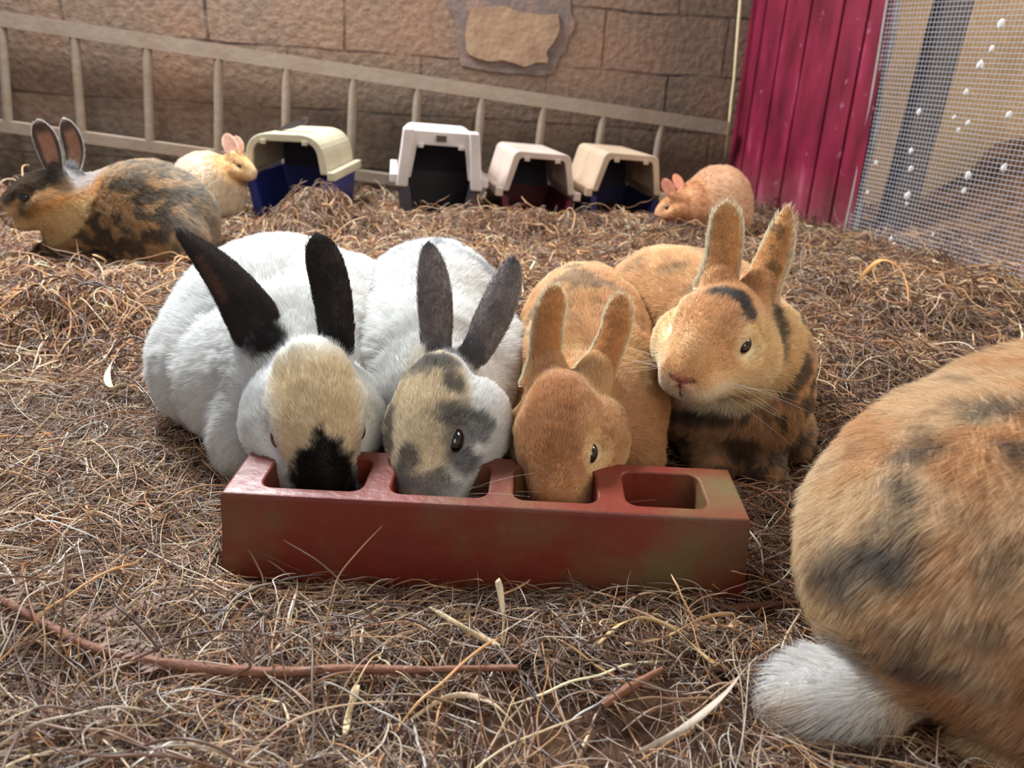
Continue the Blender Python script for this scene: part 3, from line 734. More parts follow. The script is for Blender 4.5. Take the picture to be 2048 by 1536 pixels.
    bp = n.new('ShaderNodeBump'); bp.inputs['Strength'].default_value = .7; bp.inputs['Distance'].default_value = .008; l.new(ms.outputs[0], bp.inputs['Height']); l.new(bp.outputs[0], b.inputs['Normal'])
    return m
def box_bm(lo, hi, bev=0):
    bm = bmesh.new(); bmesh.ops.create_cube(bm, size=1)
    for v in bm.verts:
        for i in range(3): v.co[i] = lo[i]+(v.co[i]+.5)*(hi[i]-lo[i])
    if bev: bmesh.ops.bevel(bm, geom=bm.edges[:], offset=bev, segments=2, affect='EDGES', profile=.6)
    return bm
wb = box_bm((-3.1, 0, -.1), (.92, .15, 2.3))
wback = bm_obj('wall_back', wb, mat_blocks(), loc=(0, 3.02, 0)); wback.rotation_euler = (0, 0, WA)
tag(wback, 'brown rendered concrete block wall at the back of the pen', kind='structure')
def wall_local(p):
    q = np.asarray(p)-np.array([0, 3.02, 0]); return np.array([q@wall_dir, -(q@wall_n), q[2]])
def slab(poly, y0, y1, name, mat, parent, wob=.0, seed=0):
    """rough slab standing proud of the wall (wall-local x,z outline)"""
    pts = []
    for i in range(len(poly)):
        a = np.array(poly[i]); b = np.array(poly[(i+1) % len(poly)])
        for t in np.linspace(0, 1, 9)[:-1]:
            p = a*(1-t)+b*t; s = noise(np.array([[p[0], p[1], seed]]), 22, seed)[0]-.5, noise(np.array([[p[0], p[1], seed+9]]), 22, seed+5)[0]-.5
            pts.append((p[0]+s[0]*wob, p[1]+s[1]*wob))
    bm = bmesh.new(); f = bm.faces.new([bm.verts.new((p[0], y0, p[1])) for p in pts])
    r = bmesh.ops.extrude_face_region(bm, geom=[f]); bmesh.ops.translate(bm, verts=[v for v in r['geom'] if isinstance(v, bmesh.types.BMVert)], vec=(0, y1-y0, 0))
    return bm_obj(name, bm, mat, parent)
M_mortar = mat_plain('grey_mortar', (112, 98, 92), rough=.95, spec=.05, var=.3, scale=25, bump=.8, bscale=60, dirt=(150, 118, 98), dirt_scale=14, dirt_amt=.6)
M_stone = mat_plain('pale_stone', (150, 124, 100), rough=.95, spec=.05, var=.25, scale=14, bump=.8, bscale=50, dirt=(120, 88, 74), dirt_scale=16, dirt_amt=.5)
def wl(x, y):
    q = wall_local(onwall(x, y)); return (q[0], q[2])
slab([wl(*p) for p in ((897, -30), (1150, -30), (1142, 60), (1128, 110), (1085, 148), (1010, 150), (930, 128), (912, 90), (905, 40))], .02, -.004, 'mortar_patch', M_mortar, wback, .04, 3)
slab([wl(*p) for p in ((945, 12), (1020, 18), (1112, 28), (1116, 70), (1098, 105), (1088, 132), (1010, 124), (960, 116), (934, 98), (938, 50))], .02, -.014, 'stone_block', M_stone, wback, .025, 8)

# ------------------------------------------------------------------ ladder lying on its edge against the wall
M_wood = mat_plain('weathered_wood', (140, 124, 108), rough=.85, spec=.15, var=.18, scale=18, bump=.4, bscale=40, dirt=(132, 108, 88), dirt_scale=10, dirt_amt=.5)
lad = empty('ladder', tuple(onwall(700, 330, .1)*np.array([1, 1, 0])+np.array([0, 0, .05])))
tag(lad, 'long pale wooden ladder lying on its side along the block wall', 'ladder')
LB = np.array(lad.location)
def beam(name, a, b, w_, d_, mat, parent, loc, up=(0, 0, 1), bev=.003):
    a = np.asarray(a)-loc; b = np.asarray(b)-loc; ax = norm(b-a); n_ = wall_n; s = norm(np.cross(ax, n_)); n2 = np.cross(s, ax)
    bm = bmesh.new(); bmesh.ops.create_cube(bm, size=1); L = np.linalg.norm(b-a)
    for v in bm.verts:
        q = np.array(v.co); v.co = (a+b)/2+ax*q[0]*L+s*q[1]*w_+n2*q[2]*d_
    if bev: bmesh.ops.bevel(bm, geom=bm.edges[:], offset=bev, segments=2, affect='EDGES')
    return bm_obj(name, bm, mat, parent)
def tube(name, pts, rad, mat, parent=None, loc=(0, 0, 0), seg=8, smooth=True, groove=0):
    pts = [np.asarray(p, float)-np.asarray(loc) for p in pts]; n = len(pts)
    rad = rad if hasattr(rad, '__len__') else [rad]*n; V = []; F = []
    prev = None
    for i, p in enumerate(pts):
        t = norm(pts[min(i+1, n-1)]-pts[max(i-1, 0)])
        if prev is None: s = norm(np.cross(t, (0, .3, 1)))
        else: s = norm(prev-np.dot(prev, t)*t)
        prev = s; b = np.cross(t, s)
        for k in range(seg):
            a = 2*math.pi*k/seg; V.append(p+rad[i]*(1-groove*(k % 2))*(math.cos(a)*s+math.sin(a)*b))
    for i in range(n-1):
        for k in range(seg): F.append((i*seg+k, i*seg+(k+1) % seg, (i+1)*seg+(k+1) % seg, (i+1)*seg+k))
    m_ = len(V); V += [V[k] for k in range(seg)]+[V[(n-1)*seg+k] for k in range(seg)]
    F.append(tuple(m_+k for k in range(seg))[::-1]); F.append(tuple(m_+seg+k for k in range(seg)))
    me = bpy.data.meshes.new(name); me.from_pydata([tuple(v) for v in V], [], F); me.update()
    if smooth: me.polygons.foreach_set('use_smooth', [True]*len(me.polygons))
    me.materials.append(mat); return link(bpy.data.objects.new(name, me), parent)
off = .055
beam('rail', onwall(-60, 28, off), onwall(1452, 256, off), .042, .03, M_wood, lad, LB)
beam('rail', onwall(-60, 243, off), onwall(1452, 452, off), .042, .03, M_wood, lad, LB)
def yt(x): return 37+(258-37)*(x/1450)
def yb(x): return 251+(452-251)*(x/1450)
for xt, xb in ((-128, -112), (2, 17), (148, 164), (294, 300), (437, 437), (573, 571), (707, 700), (836, 826), (964, 950), (1088, 1066), (1207, 1182), (1324, 1295)):
    a = onwall(xt, yt(xt), off); b = onwall(xb, yb(xb), off)
    tube('rung', [a, b], .0155, M_wood, lad, LB, 10)

# ------------------------------------------------------------------ right side: red sheet, mesh screen, what lies beyond
RC = np.array([.845, 3.12, 0]); RD = norm(np.array([.251, -.60, 0])); RN = np.array([-RD[1], RD[0], 0])*-1    # RN points into the pen
if RN[0] > 0: RN = -RN
def onright(x, y, off=0.0):
    d = cF+(x-1024)/FPX*cR-(y-768)/FPX*cU
    p0 = RC+RN*off; t = np.dot(p0-np.array([0, 0, CAMZ]), RN)/np.dot(d, RN)
    return np.array([0, 0, CAMZ])+d*t
def rcoord(p): return float(np.dot(np.asarray(p)-RC, RD))
s_edge = rcoord(onright(1700, 462)); s_top = rcoord(onright(1790, 0))
s_mid = (s_edge+s_top)/2
def mat_red():
    m, nt, n, l, b = nodes('red_painted_sheet_metal')
    b.inputs['Roughness'].default_value = .38; b.inputs['Specular IOR Level'].default_value = .5
    tc = n.new('ShaderNodeTexCoord'); mp = n.new('ShaderNodeMapping'); mp.inputs['Scale'].default_value = (9, 9, 2.2); l.new(tc.outputs['Object'], mp.inputs[0])
    n1 = n.new('ShaderNodeTexNoise'); n1.inputs['Scale'].default_value = 1.6; n1.inputs['Detail'].default_value = 7; l.new(mp.outputs[0], n1.inputs['Vector'])
    cr = n.new('ShaderNodeValToRGB'); e = cr.color_ramp.elements
    e[0].position = .3; e[0].color = (*lin((84, 14, 32)), 1); e[1].position = .62; e[1].color = (*lin((126, 30, 56)), 1)
    x = e.new(.74); x.color = (*lin((160, 70, 98)), 1); x = e.new(.84); x.color = (*lin((176, 120, 142)), 1)
    l.new(n1.outputs['Fac'], cr.inputs[0])
    n2 = n.new('ShaderNodeTexNoise'); n2.inputs['Scale'].default_value = 26; n2.inputs['Detail'].default_value = 5; l.new(tc.outputs['Object'], n2.inputs['Vector'])
    r2 = n.new('ShaderNodeMapRange'); r2.inputs[1].default_value = .67; r2.inputs[2].default_value = .74; r2.inputs[4].default_value = .7; l.new(n2.outputs['Fac'], r2.inputs[0])
    m2 = n.new('ShaderNodeMix'); m2.data_type = 'RGBA'; l.new(r2.outputs[0], m2.inputs[0]); l.new(cr.outputs[0], m2.inputs[6]); m2.inputs[7].default_value = (*lin((150, 90, 110)), 1)
    # mud splash at the foot
    sx = n.new('ShaderNodeSeparateXYZ'); l.new(tc.outputs['Object'], sx.inputs[0])
    zr = n.new('ShaderNodeMapRange'); zr.inputs[1].default_value = .22; zr.inputs[2].default_value = .02; zr.inputs[4].default_value = .9; l.new(sx.outputs['Z'], zr.inputs[0])
    zm = n.new('ShaderNodeMath'); zm.operation = 'MULTIPLY'; l.new(zr.outputs[0], zm.inputs[0]); l.new(n2.outputs['Fac'], zm.inputs[1])
    m3 = n.new('ShaderNodeMix'); m3.data_type = 'RGBA'; l.new(zm.outputs[0], m3.inputs[0]); l.new(m2.outputs[2], m3.inputs[6]); m3.inputs[7].default_value = (*lin((120, 84, 76)), 1)
    l.new(m3.outputs[2], b.inputs['Base Color'])
    return m
# ribbed sheet: flat pans with narrow grooves
prof = []; s = -.06; S_END = s_mid+.0
while s < S_END:
    wpan = random.choice((.11, .13, .15)); prof += [(s, 0), (s+wpan-.012, 0), (s+wpan-.008, -.012), (s+wpan-.003, -.012)]; s += wpan
prof = [p for p in prof if p[0] < S_END]+[(S_END, 0)]
V = []; F = []
for (s_, o_) in prof:
    for z, lean in ((-.02, 0.), (2.2, 0.)):
        # the free edge leans outwards with height as in the pen
        k = (s_edge+(s_top-s_edge)*z/.75-s_mid)*max(0, s_/S_END)
        V.append(RC+RD*(s_+k*1.0)+RN*o_+np.array([0, 0, z]))
for i in range(len(prof)-1): F.append((2*i, 2*i+2, 2*i+3, 2*i+1))
sheet = mesh_np('wall_right', V, F, mat_red(), smooth=False, loc=RC)
so = sheet.modifiers.new('thickness', 'SOLIDIFY'); so.thickness = .002
tag(sheet, 'crimson red ribbed metal sheet forming the right side wall, scuffed and faded', kind='structure')
# wire mesh
M_wire = mat_plain('galvanised_wire', (196, 196, 204), rough=.4, spec=.6, var=.1, metallic=.3, bump=0)
screen = empty('wire_mesh_screen', tuple(RC+RD*(s_mid+.5)))
tag(screen, 'galvanised square wire mesh screen to the right of the red sheet', 'wire mesh')
LS = np.array(screen.location)
def prism_set(segs, r):
    V = []; F = []
    for a, b in segs:
        t = norm(b-a); s = norm(np.cross(t, RN)); n_ = np.cross(s, t); k = len(V)
        for p in (a, b):
            for q in ((1, 0), (0, 1), (-1, 0), (0, -1)): V.append(p+r*(q[0]*s+q[1]*n_))
        for j in range(4): F.append((k+j, k+(j+1) % 4, k+4+(j+1) % 4, k+4+j))
    return V, F
S0, S1, Z1 = s_mid-.02, s_mid+1.55, .98
leanr = (s_top-s_edge)/.75
def rp(s_, z): return RC+RD*(s_+(s_edge-s_mid+leanr*z)*max(0, 1-(s_-s_mid)/1.2))+np.array([0, 0, z])+RN*(.004+.010*math.sin(s_*7)*math.sin(z*5))
segs = []
zz = -.01
while zz < Z1:
    n_ = 12; P_ = [rp(S0+(S1-S0)*i/n_, zz) for i in range(n_+1)]; segs += list(zip(P_[:-1], P_[1:])); zz += .0127
ss = S0
while ss < S1:
    P_ = [rp(ss, Z1*i/6-.01) for i in range(7)]; segs += list(zip(P_[:-1], P_[1:])); ss += .0127
V, F = prism_set(segs, .00075)
mesh_np('wire_grid', V, F, M_wire, screen, smooth=False, loc=LS)
M_edge = mat_plain('grey_edge_strip', (150, 140, 134), rough=.7, spec=.3, var=.2, scale=20)
tube('edge_wire', [rp(S0, z) for z in np.linspace(-.01, 1.0, 8)], .005, M_edge, screen, LS, 8)
V = []; F = []
for i, z in enumerate(np.linspace(-.01, 1.0, 14)):
    for ds, o_ in ((.0, .003), (.034+.008*math.sin(i*1.7), .003), (.034+.008*math.sin(i*1.7), -.004), (.0, -.004)): V.append(rp(S0+ds, z)-RN*.012+RN*o_)
for i in range(13):
    for k in range(4): F.append((i*4+k, i*4+(k+1) % 4, i*4+4+(k+1) % 4, i*4+4+k))
F += [(3, 2, 1, 0), (52, 53, 54, 55)]
mesh_np('edge_batten', V, F, mat_plain('weathered_grey_batten', (112, 104, 96), rough=.9, spec=.1, var=.35, scale=30, bump=.6, dirt=(70, 60, 54), dirt_scale=15, dirt_amt=.7), screen, smooth=False, loc=LS)
# fluff stuck in the mesh
M_fluff = mat_plain('white_fluff', (232, 230, 226), rough=1, spec=0, var=.05, bump=.6, bscale=300)
ORD = ('highest', 'second highest', 'third highest', 'fourth highest', 'fifth highest', 'sixth highest', 'seventh highest', 'eighth highest', 'ninth highest', 'tenth highest', 'middle', 'tenth lowest', 'ninth lowest', 'eighth lowest', 'seventh lowest', 'sixth lowest', 'fifth lowest', 'fourth lowest', 'third lowest', 'second lowest', 'lowest')
for i, (x, y, r) in enumerate(sorted(((2002, 48, 11), (1984, 98, 8), (1960, 130, 11), (1932, 184, 8), (1838, 224, 8), (1908, 235, 6), (1936, 246, 7), (1917, 260, 6), (2018, 230, 9), (1822, 302, 8), (1822, 338, 9), (1752, 326, 7), (1735, 385, 6), (1815, 392, 11), (1813, 408, 6), (2008, 336, 10), (1936, 352, 11), (1928, 382, 8), (1782, 478, 8), (1866, 470, 5), (1788, 488, 5)), key=lambda t: t[1])):
    c = onright(x, y, .008); r = r/FPX*1.35
    bm = bmesh.new(); bmesh.ops.create_icosphere(bm, subdivisions=3, radius=1)
    for v in bm.verts:
        q = np.array(v.co); k = .55+.9*fbm(q[None]+i*3.7, 1.6, i)[0]
        v.co = q*k*r*np.array([.8, .45, 1.25])
    o = bm_obj('fluff_tuft', bm, M_fluff, smooth=True, loc=tuple(c)); 
    tag(o, 'white fluff tuft caught in the wire mesh, '+ORD[i]+' of them', 'fluff', 'white fluff tufts caught in the wire mesh')
# beyond the mesh
M_tan = mat_plain('tan_render', (228, 194, 142), rough=.95, spec=.05, var=.12, scale=8, bump=.6, bscale=40, dirt=(170, 134, 100), dirt_scale=4, dirt_amt=.6)
bw = bm_obj('wall_beyond', box_bm((-.6, 0, -.05), (2.4, .1, 1.9)), M_tan, loc=(1.62, 3.05, 0)); bw.rotation_euler = (0, 0, math.radians(-38))
tag(bw, 'tan rendered wall beyond the wire mesh', kind='structure')
M_post = mat_plain('grey_post', (84, 76, 68), rough=.9, spec=.1, var=.25, scale=20, bump=.5)
pp = onright(1822, 300, -.16); 
post = bm_obj('upright_post', box_bm((-.045, -.035, -.02), (.045, .035, 1.9), .004), M_post, loc=(pp[0], pp[1], 0)); post.rotation_euler = (0, math.radians(2), .3)
tag(post, 'dark grey upright post just behind the edge of the wire mesh', 'post')

# hanging cord in the corner
M_cord = mat_plain('pale_cord', (206, 190, 150), rough=.9, spec=.1, var=.2, scale=90, bump=.4)
cp_ = [onwall(x, y, .035) for x, y in ((1484, -60), (1481, 0), (1476, 60), (1472, 110), (1468, 160), (1463, 200), (1458, 250), (1452, 290), (1449, 318))]
cord = tube('hanging_cord', cp_, [.006, .0065, .006, .0055, .005, .0055, .0045, .004, .001], M_cord, None, (0, 0, 0), 8)
tag(cord, 'pale frayed cord hanging in the corner beside the red sheet', 'cord')

# ------------------------------------------------------------------ trough
M_clay = mat_plain('glazed_red_stoneware', (116, 46, 32), rough=.38, spec=.5, var=.25, scale=12, bump=.25, bscale=70, dirt=(104, 88, 58), dirt_scale=8, dirt_amt=.95)
def rrect(x0, x1, y0, y1, r, n=5):
    P = []
    for cx, cy, a0 in ((x1-r, y1-r, 0), (x0+r, y1-r, 90), (x0+r, y0+r, 180), (x1-r, y0+r, 270)):
        for i in range(n+1):
            a = math.radians(a0+90*i/n); P.append((cx+r*math.cos(a), cy+r*math.sin(a)))
    return P
TW, TD, TH = .558, .103, .105     # top width, depth, height
def make_trough():
    bm = bmesh.new(); x0, x1 = -TW/2, TW/2
    cells = [(-.243, -.133), (-.103, .003), (.030, .122), (.152, .240)]
    yA, yB = .016, TD-.016
    xs = [x0]+[(cells[i][1]+cells[i+1][0])/2 for i in range(3)]+[x1]
    depth = .075
    grid = {}
    def vert(x, y, z):
        k = (round(x, 5), round(y, 5), round(z, 5))
        if k not in grid: grid[k] = bm.verts.new((x, y, z))
        return grid[k]
    for i, (a, b) in enumerate(cells):
        inner = rrect(a, b, yA, yB, .014); n = len(inner)
        # outer rectangle sampled to match the ring of the hole
        xl, xr = xs[i], xs[i+1]; outer = []
        q = (n//4)
        cs = [((xr, TD*.5), (xr, TD), (b-.014+0, TD)), ((a+.014, TD), (xl, TD), (xl, TD*.5)), ((xl, TD*.5), (xl, 0), (a+.014, 0)), ((b-.014, 0), (xr, 0), (xr, TD*.5))]
        for (p0, p1, p2) in cs:
            for t in (0, .5, 1, 1.3, 1.65, 2):
                if t <= 1: outer.append((p0[0]*(1-t)+p1[0]*t, p0[1]*(1-t)+p1[1]*t))
                else: t -= 1; outer.append((p1[0]*(1-t)+p2[0]*t, p1[1]*(1-t)+p2[1]*t))
        iv = [vert(x, y, TH) for x, y in inner]; ov = [vert(x, y, TH) for x, y in outer]
        cx = (a+b)/2; cy = TD/2
        low = [bm.verts.new((cx+(x-cx)*.92, cy+(y-cy)*.9, TH-depth*.85)) for x, y in inner]
        flo = [bm.verts.new((cx+(x-cx)*.72, cy+(y-cy)*.7, TH-depth)) for x, y in inner]
        for k in range(n):
            j = (k+1) % n
            for q4 in ((ov[k], ov[j], iv[j], iv[k]), (iv[k], iv[j], low[j], low[k]), (low[k], low[j], flo[j], flo[k])):
                vs = []
                for v in q4:
                    if v not in vs: vs.append(v)
                if len(vs) > 2:
                    try: bm.faces.new(vs)
                    except ValueError: pass
        bm.faces.new(flo)
    # outer skirt, flared a little at the foot
    top = [v for v in grid.values() if abs(v.co.z-TH) < 1e-6 and (abs(v.co.x-x0) < 1e-5 or abs(v.co.x-x1) < 1e-5 or abs(v.co.y) < 1e-5 or abs(v.co.y-TD) < 1e-5)]
    top = sorted(set(top), key=lambda v: math.atan2((v.co.y-TD/2)/TD, v.co.x/TW))
    rings = [top]
    for z, g in ((TH-.005, .0015), (TH*.5, .004), (0, .009)):
        ring = []
        for v in top:
            nx_ = (1 if abs(v.co.x-x1) < 1e-5 else -1 if abs(v.co.x-x0) < 1e-5 else 0); ny_ = (1 if abs(v.co.y-TD) < 1e-5 else -1 if abs(v.co.y) < 1e-5 else 0)
            ring.append(bm.verts.new((v.co.x+nx_*g, v.co.y+ny_*g, z)))
        rings.append(ring)
    for ra, rb in zip(rings[:-1], rings[1:]):
        for k in range(len(ra)): j = (k+1) % len(ra); bm.faces.new((ra[k], ra[j], rb[j], rb[k]))
    bm.faces.new(rings[-1])
    bmesh.ops.remove_doubles(bm, verts=bm.verts[:], dist=1e-5)
    return bm
TL = (-.025, .668, .006)
trough = bm_obj('feeding_trough', make_trough(), M_clay, loc=TL); trough.rotation_euler = (0, 0, math.radians(-1.3))
bv = trough.modifiers.new('edge', 'BEVEL'); bv.width = .002; bv.segments = 2; bv.limit_method = 'ANGLE'; bv.angle_limit = math.radians(35)
tag(trough, 'heavy reddish brown glazed feeding trough with four holes in front of the rabbits', 'trough')

# ------------------------------------------------------------------ pet carriers
def round_poly(P, rad, n=6):
    out = []
    for i, p in enumerate(P):
        r = rad[i]
        if r <= 0: out.append(p); continue
        p = np.array(p, float); a = np.array(P[i-1], float); b = np.array(P[i+1], float)
        u = norm(a-p); v = norm(b-p); s = p+u*r; e = p+v*r
        for k in range(n+1):
            t = k/n; out.append(tuple((1-t)**2*s+2*t*(1-t)*p+t*t*e))
    return out
def strip_solid(bm, A, B, y0, y1, tA=1.0, cx=0, cz=0):
    """solid between outline A (outer) and B (inner), same count, from y0 to y1; far end scaled by tA"""
    def lay(P, y, s): return [bm.verts.new((cx+(p[0]-cx)*s, y, cz+(p[1]-cz)*s)) for p in P]
    a0, b0, a1, b1 = lay(A, y0, 1), lay(B, y0, 1), lay(A, y1, tA), lay(B, y1, tA)
    n = len(A)
    for i in range(n-1):
        bm.faces.new((a0[i], a0[i+1], b0[i+1], b0[i])); bm.faces.new((a1[i+1], a1[i], b1[i], b1[i+1]))
        bm.faces.new((a0[i+1], a0[i], a1[i], a1[i+1])); bm.faces.new((b0[i], b0[i+1], b1[i+1], b1[i]))
    bm.faces.new((a0[0], b0[0], b1[0], a1[0])); bm.faces.new((a0[-1], a1[-1], b1[-1], b0[-1]))
def solid(bm, P, y0, y1, s=1.0):
    a = [bm.verts.new((p[0], y0, p[1])) for p in P]; b = [bm.verts.new((p[0]*s, y1, p[1])) for p in P]
    bm.faces.new(a); bm.faces.new(b[::-1])
    for i in range(len(P)): j = (i+1) % len(P); bm.faces.new((a[j], a[i], b[i], b[j]))
def addbox(bm, lo, hi):
    v = [bm.verts.new((x, y, z)) for x in (lo[0], hi[0]) for y in (lo[1], hi[1]) for z in (lo[2], hi[2])]
    for f in ((0, 1, 3, 2), (4, 6, 7, 5), (0, 4, 5, 1), (2, 3, 7, 6), (0, 2, 6, 4), (1, 5, 7, 3)): bm.faces.new([v[i] for i in f])
M_back = mat_plain('back_panel_painted_shade', (46, 46, 62), rough=.6)  # back wall coloured dark to stand in for the shade inside the carriers
def carrier(loc, rz, wd, ht, dp, split, topcol, botcol, label, wt=.78, rad=.05, pillars=False, handle=None, frame_w=.13, ribs=False, tilt=0):
    g = empty('pet_carrier', loc, math.radians(rz))
    g.rotation_euler[1] = math.radians(tilt)
    tag(g, label, 'pet carrier', 'pet carriers along the block wall')
    mt = mat_plain('carrier_shell_plastic', topcol, rough=.45, spec=.4, var=.06, scale=12, bump=.05, dirt=tuple(int(c*.72) for c in topcol), dirt_scale=9, dirt_amt=.45)
    mb = mat_plain('carrier_tray_plastic', botcol, rough=.45, spec=.4, var=.1, scale=12, bump=.05)
    hw = wd/2; tw = hw*wt; e = .008
    def arch(inset, z0, r): return round_poly([(-hw+inset, z0), (-tw+inset*.9, ht-inset), (tw-inset*.9, ht-inset), (hw-inset, z0)], [0, r, r, 0], 8)
    bm = bmesh.new()
    strip_solid(bm, arch(0, split, rad), arch(e, split, rad), 0, dp, .96, 0, split)
    fw = wd*frame_w
    strip_solid(bm, arch(0, split, rad), arch(fw, split, rad*.6), -.012, .004)
    # lip where the halves join
    for s in (-1, 1): addbox(bm, (s*(hw+.010)-.012, -.016, split-.018), (s*(hw+.010)+.012, dp, split+.010))
    o = bm_obj('upper_shell', bm, mt, g); mod = o.modifiers.new('soft', 'BEVEL'); mod.width = .003; mod.segments = 2; mod.limit_method = 'ANGLE'; mod.angle_limit = .7
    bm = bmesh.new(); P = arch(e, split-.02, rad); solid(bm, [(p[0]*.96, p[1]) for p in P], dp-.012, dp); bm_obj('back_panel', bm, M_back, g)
    bm = bmesh.new()
    def tray(inset, zb): return round_poly([(-hw+inset, split-.016), (-hw*.86+inset, zb), (hw*.86-inset, zb), (hw-inset, split-.016)], [0, .025, .025, 0], 6)
    strip_solid(bm, tray(0, 0), tray(e, e), 0, dp, 1)
    strip_solid(bm, tray(0, 0), tray(fw*.9, .02), -.010, .004)
    solid(bm, tray(e, e), dp-.01, dp)
    bm_obj('lower_tray', bm, mb, g)
    # hinge sockets over the opening
    for s in (-.55, .55):
        bm = bmesh.new(); addbox(bm, (s*tw-.008, -.017, ht-fw-.008), (s*tw+.008, -.010, ht-fw+.004)); bm_obj('hinge_socket', bm, mt, g)
    if pillars:
        for s in (-1, 1):
            bm = bmesh.new(); solid(bm, [(s*hw*1.02, split-.03), (s*(tw+.005), ht+.004), (s*(tw-.028), ht+.004), (s*(hw-.035), split-.03)][::s], -.02, .035)
            o = bm_obj('corner_pillar', bm, mt, g); mod = o.modifiers.new('soft', 'BEVEL'); mod.width = .006; mod.segments = 3
        bm = bmesh.new(); addbox(bm, (-.016, -.0155, ht-.030), (.016, -.011, ht-.012)); bm_obj('latch_slot', bm, M_post, g)
    if ribs:
        bm = bmesh.new()
        for i in range(9):
            y = .03+i*.022; addbox(bm, (hw*.93-.016, y, split+.02), (hw*.93-.010, y+.008, split+.075))
        bm_obj('side_vent', bm, mt, g)
    if handle:
        bm = bmesh.new(); solid(bm, [(-.055, 0), (.0, .012), (.045, .028), (.052, .046), (.036, .044), (-.01, .028)], -.012, .016)
        o = bm_obj('handle', bm, mat_plain('dark_handle', (74, 66, 70), rough=.6), g); o.location = (.0, .07, ht-.004); o['label'] = 'dark raised handle'
    return g
def crate_at(x0, x1, ytop, Y, *a, **k):
    b = px((x0+x1)/2, ytop, Y); return (b[0], Y), (x1-x0)/FPX*(Y*cp+.3*sp)
# placed on the floor in front of the wall, sizes from the photograph
def cz(x, y): return float(hgt(x, y)[0])
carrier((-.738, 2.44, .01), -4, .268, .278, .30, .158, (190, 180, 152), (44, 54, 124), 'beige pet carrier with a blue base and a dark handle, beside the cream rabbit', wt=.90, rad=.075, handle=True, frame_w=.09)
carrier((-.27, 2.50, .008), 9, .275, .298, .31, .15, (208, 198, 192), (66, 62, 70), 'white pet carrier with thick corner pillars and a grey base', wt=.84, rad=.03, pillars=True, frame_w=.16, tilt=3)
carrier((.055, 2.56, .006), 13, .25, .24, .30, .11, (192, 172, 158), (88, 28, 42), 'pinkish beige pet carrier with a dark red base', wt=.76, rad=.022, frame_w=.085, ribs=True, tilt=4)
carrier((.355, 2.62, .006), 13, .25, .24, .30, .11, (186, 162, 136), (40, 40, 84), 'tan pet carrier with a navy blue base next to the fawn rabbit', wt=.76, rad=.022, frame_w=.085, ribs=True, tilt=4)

# ------------------------------------------------------------------ rabbits
for k in ('white', 'grey', 'orange', 'calico', 'rump', 'tortie', 'cream', 'fawn'):
    make_rabbit(R[k])

# ------------------------------------------------------------------ hay
def inside_any(P):
    m = np.zeros(len(P), bool)
    for pr in ALL_BODIES:
        lo = np.min([e['c']-max(e['r']) for e in pr], 0); hi = np.max([e['c']+max(e['r']) for e in pr], 0)
        s = np.all((P > lo) & (P < hi), 1)
        if s.any():
            ix = np.where(s)[0]; m[ix] |= sdf(pr, P[ix]) < .004
    m |= (np.abs(P[:, 0]+.025) < .29) & (P[:, 1] > .655) & (P[:, 1] < .785) & (P[:, 2] < .115)
    for cx, cy in ((-.735, 2.57), (-.27, 2.65), (.1, 2.72), (.39, 2.78)):
        m |= (np.abs(P[:, 0]-cx) < .13) & (np.abs(P[:, 1]-cy) < .15)
    return m
def strands(n, xr, yr, ln, rad, zmax, seed, wild=.5, K=7, palette=None, densf=None, power=1.0):
    rg = np.random.default_rng(seed)
    Y = yr[0]*(yr[1]/yr[0])**(rg.random(n)**power)
    hw = .30+.72*Y
    X = (rg.random(n)*2-1)*hw
    X = np.clip(X, xr[0], xr[1])+rg.normal(0, .02, n)
    lim = RC[0]+(3.12-Y)*.418
    keep = X < lim+.35*(Y < 2.9)
    if densf is not None: keep &= rg.random(n) < densf(X, Y)
    X, Y = X[keep], Y[keep]; n = len(X)
    Pn = np.stack([X, Y, 0*X], 1)
    th = 2*math.pi*noise(Pn, 6, seed)*1.6+rg.normal(0, .9, n)
    L = ln*(.4+1.2*rg.random(n)**1.5); z0 = zmax*rg.random(n)**1.6
    d = np.stack([np.cos(th), np.sin(th), rg.normal(0, .10, n)], 1)
    curl = rg.normal(0, wild, n); kink = rg.integers(1, K-1, n)*(rg.random(n) < .4)
    pts = np.empty((n, K, 3)); p = np.stack([X, Y, np.zeros(n)], 1); pts[:, 0] = p
    for k in range(1, K):
        a = curl*1.0/K*3+rg.normal(0, .09, n)+(kink == k)*rg.normal(0, 1.0, n)
        ca, sa = np.cos(a), np.sin(a); d = np.stack([d[:, 0]*ca-d[:, 1]*sa, d[:, 0]*sa+d[:, 1]*ca, d[:, 2]+rg.normal(0, .05, n)], 1)
        p = p+d*(L/(K-1))[:, None]; pts[:, k] = p
    h = hgt(pts[..., 0].ravel(), pts[..., 1].ravel()).reshape(n, K)
    arch = np.sin(np.linspace(0, math.pi, K))[None]*(L*rg.random(n)**3*.22)[:, None]
    pts[..., 2] = h+z0[:, None]+arch+np.abs(pts[..., 2])*.5+.0015
    up = rg.random(n) < .03
    pts[up, :, 2] += (np.linspace(0, 1, K)[None]*(L[up]*.5)[:, None])
    bad = np.zeros(n, bool)
    for k in range(K): bad |= inside_any(pts[:, k])
    pts = pts[~bad]; n = len(pts)
    pal = np.array([lin(c) for c in palette]); ci = rg.integers(0, len(pal), n)
    reg = noise(np.stack([pts[:, 0, 0], pts[:, 0, 1], 0*pts[:, 0, 0]], 1), 4, seed+4)
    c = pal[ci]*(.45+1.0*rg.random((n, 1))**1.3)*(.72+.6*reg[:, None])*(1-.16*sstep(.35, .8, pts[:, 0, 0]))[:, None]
    r = rad*(.55+.9*rg.random(n)**2)
    rr = r[:, None]*np.concatenate([[.6], np.ones(K-2), [.35]])[None]
    return pts, rr, c
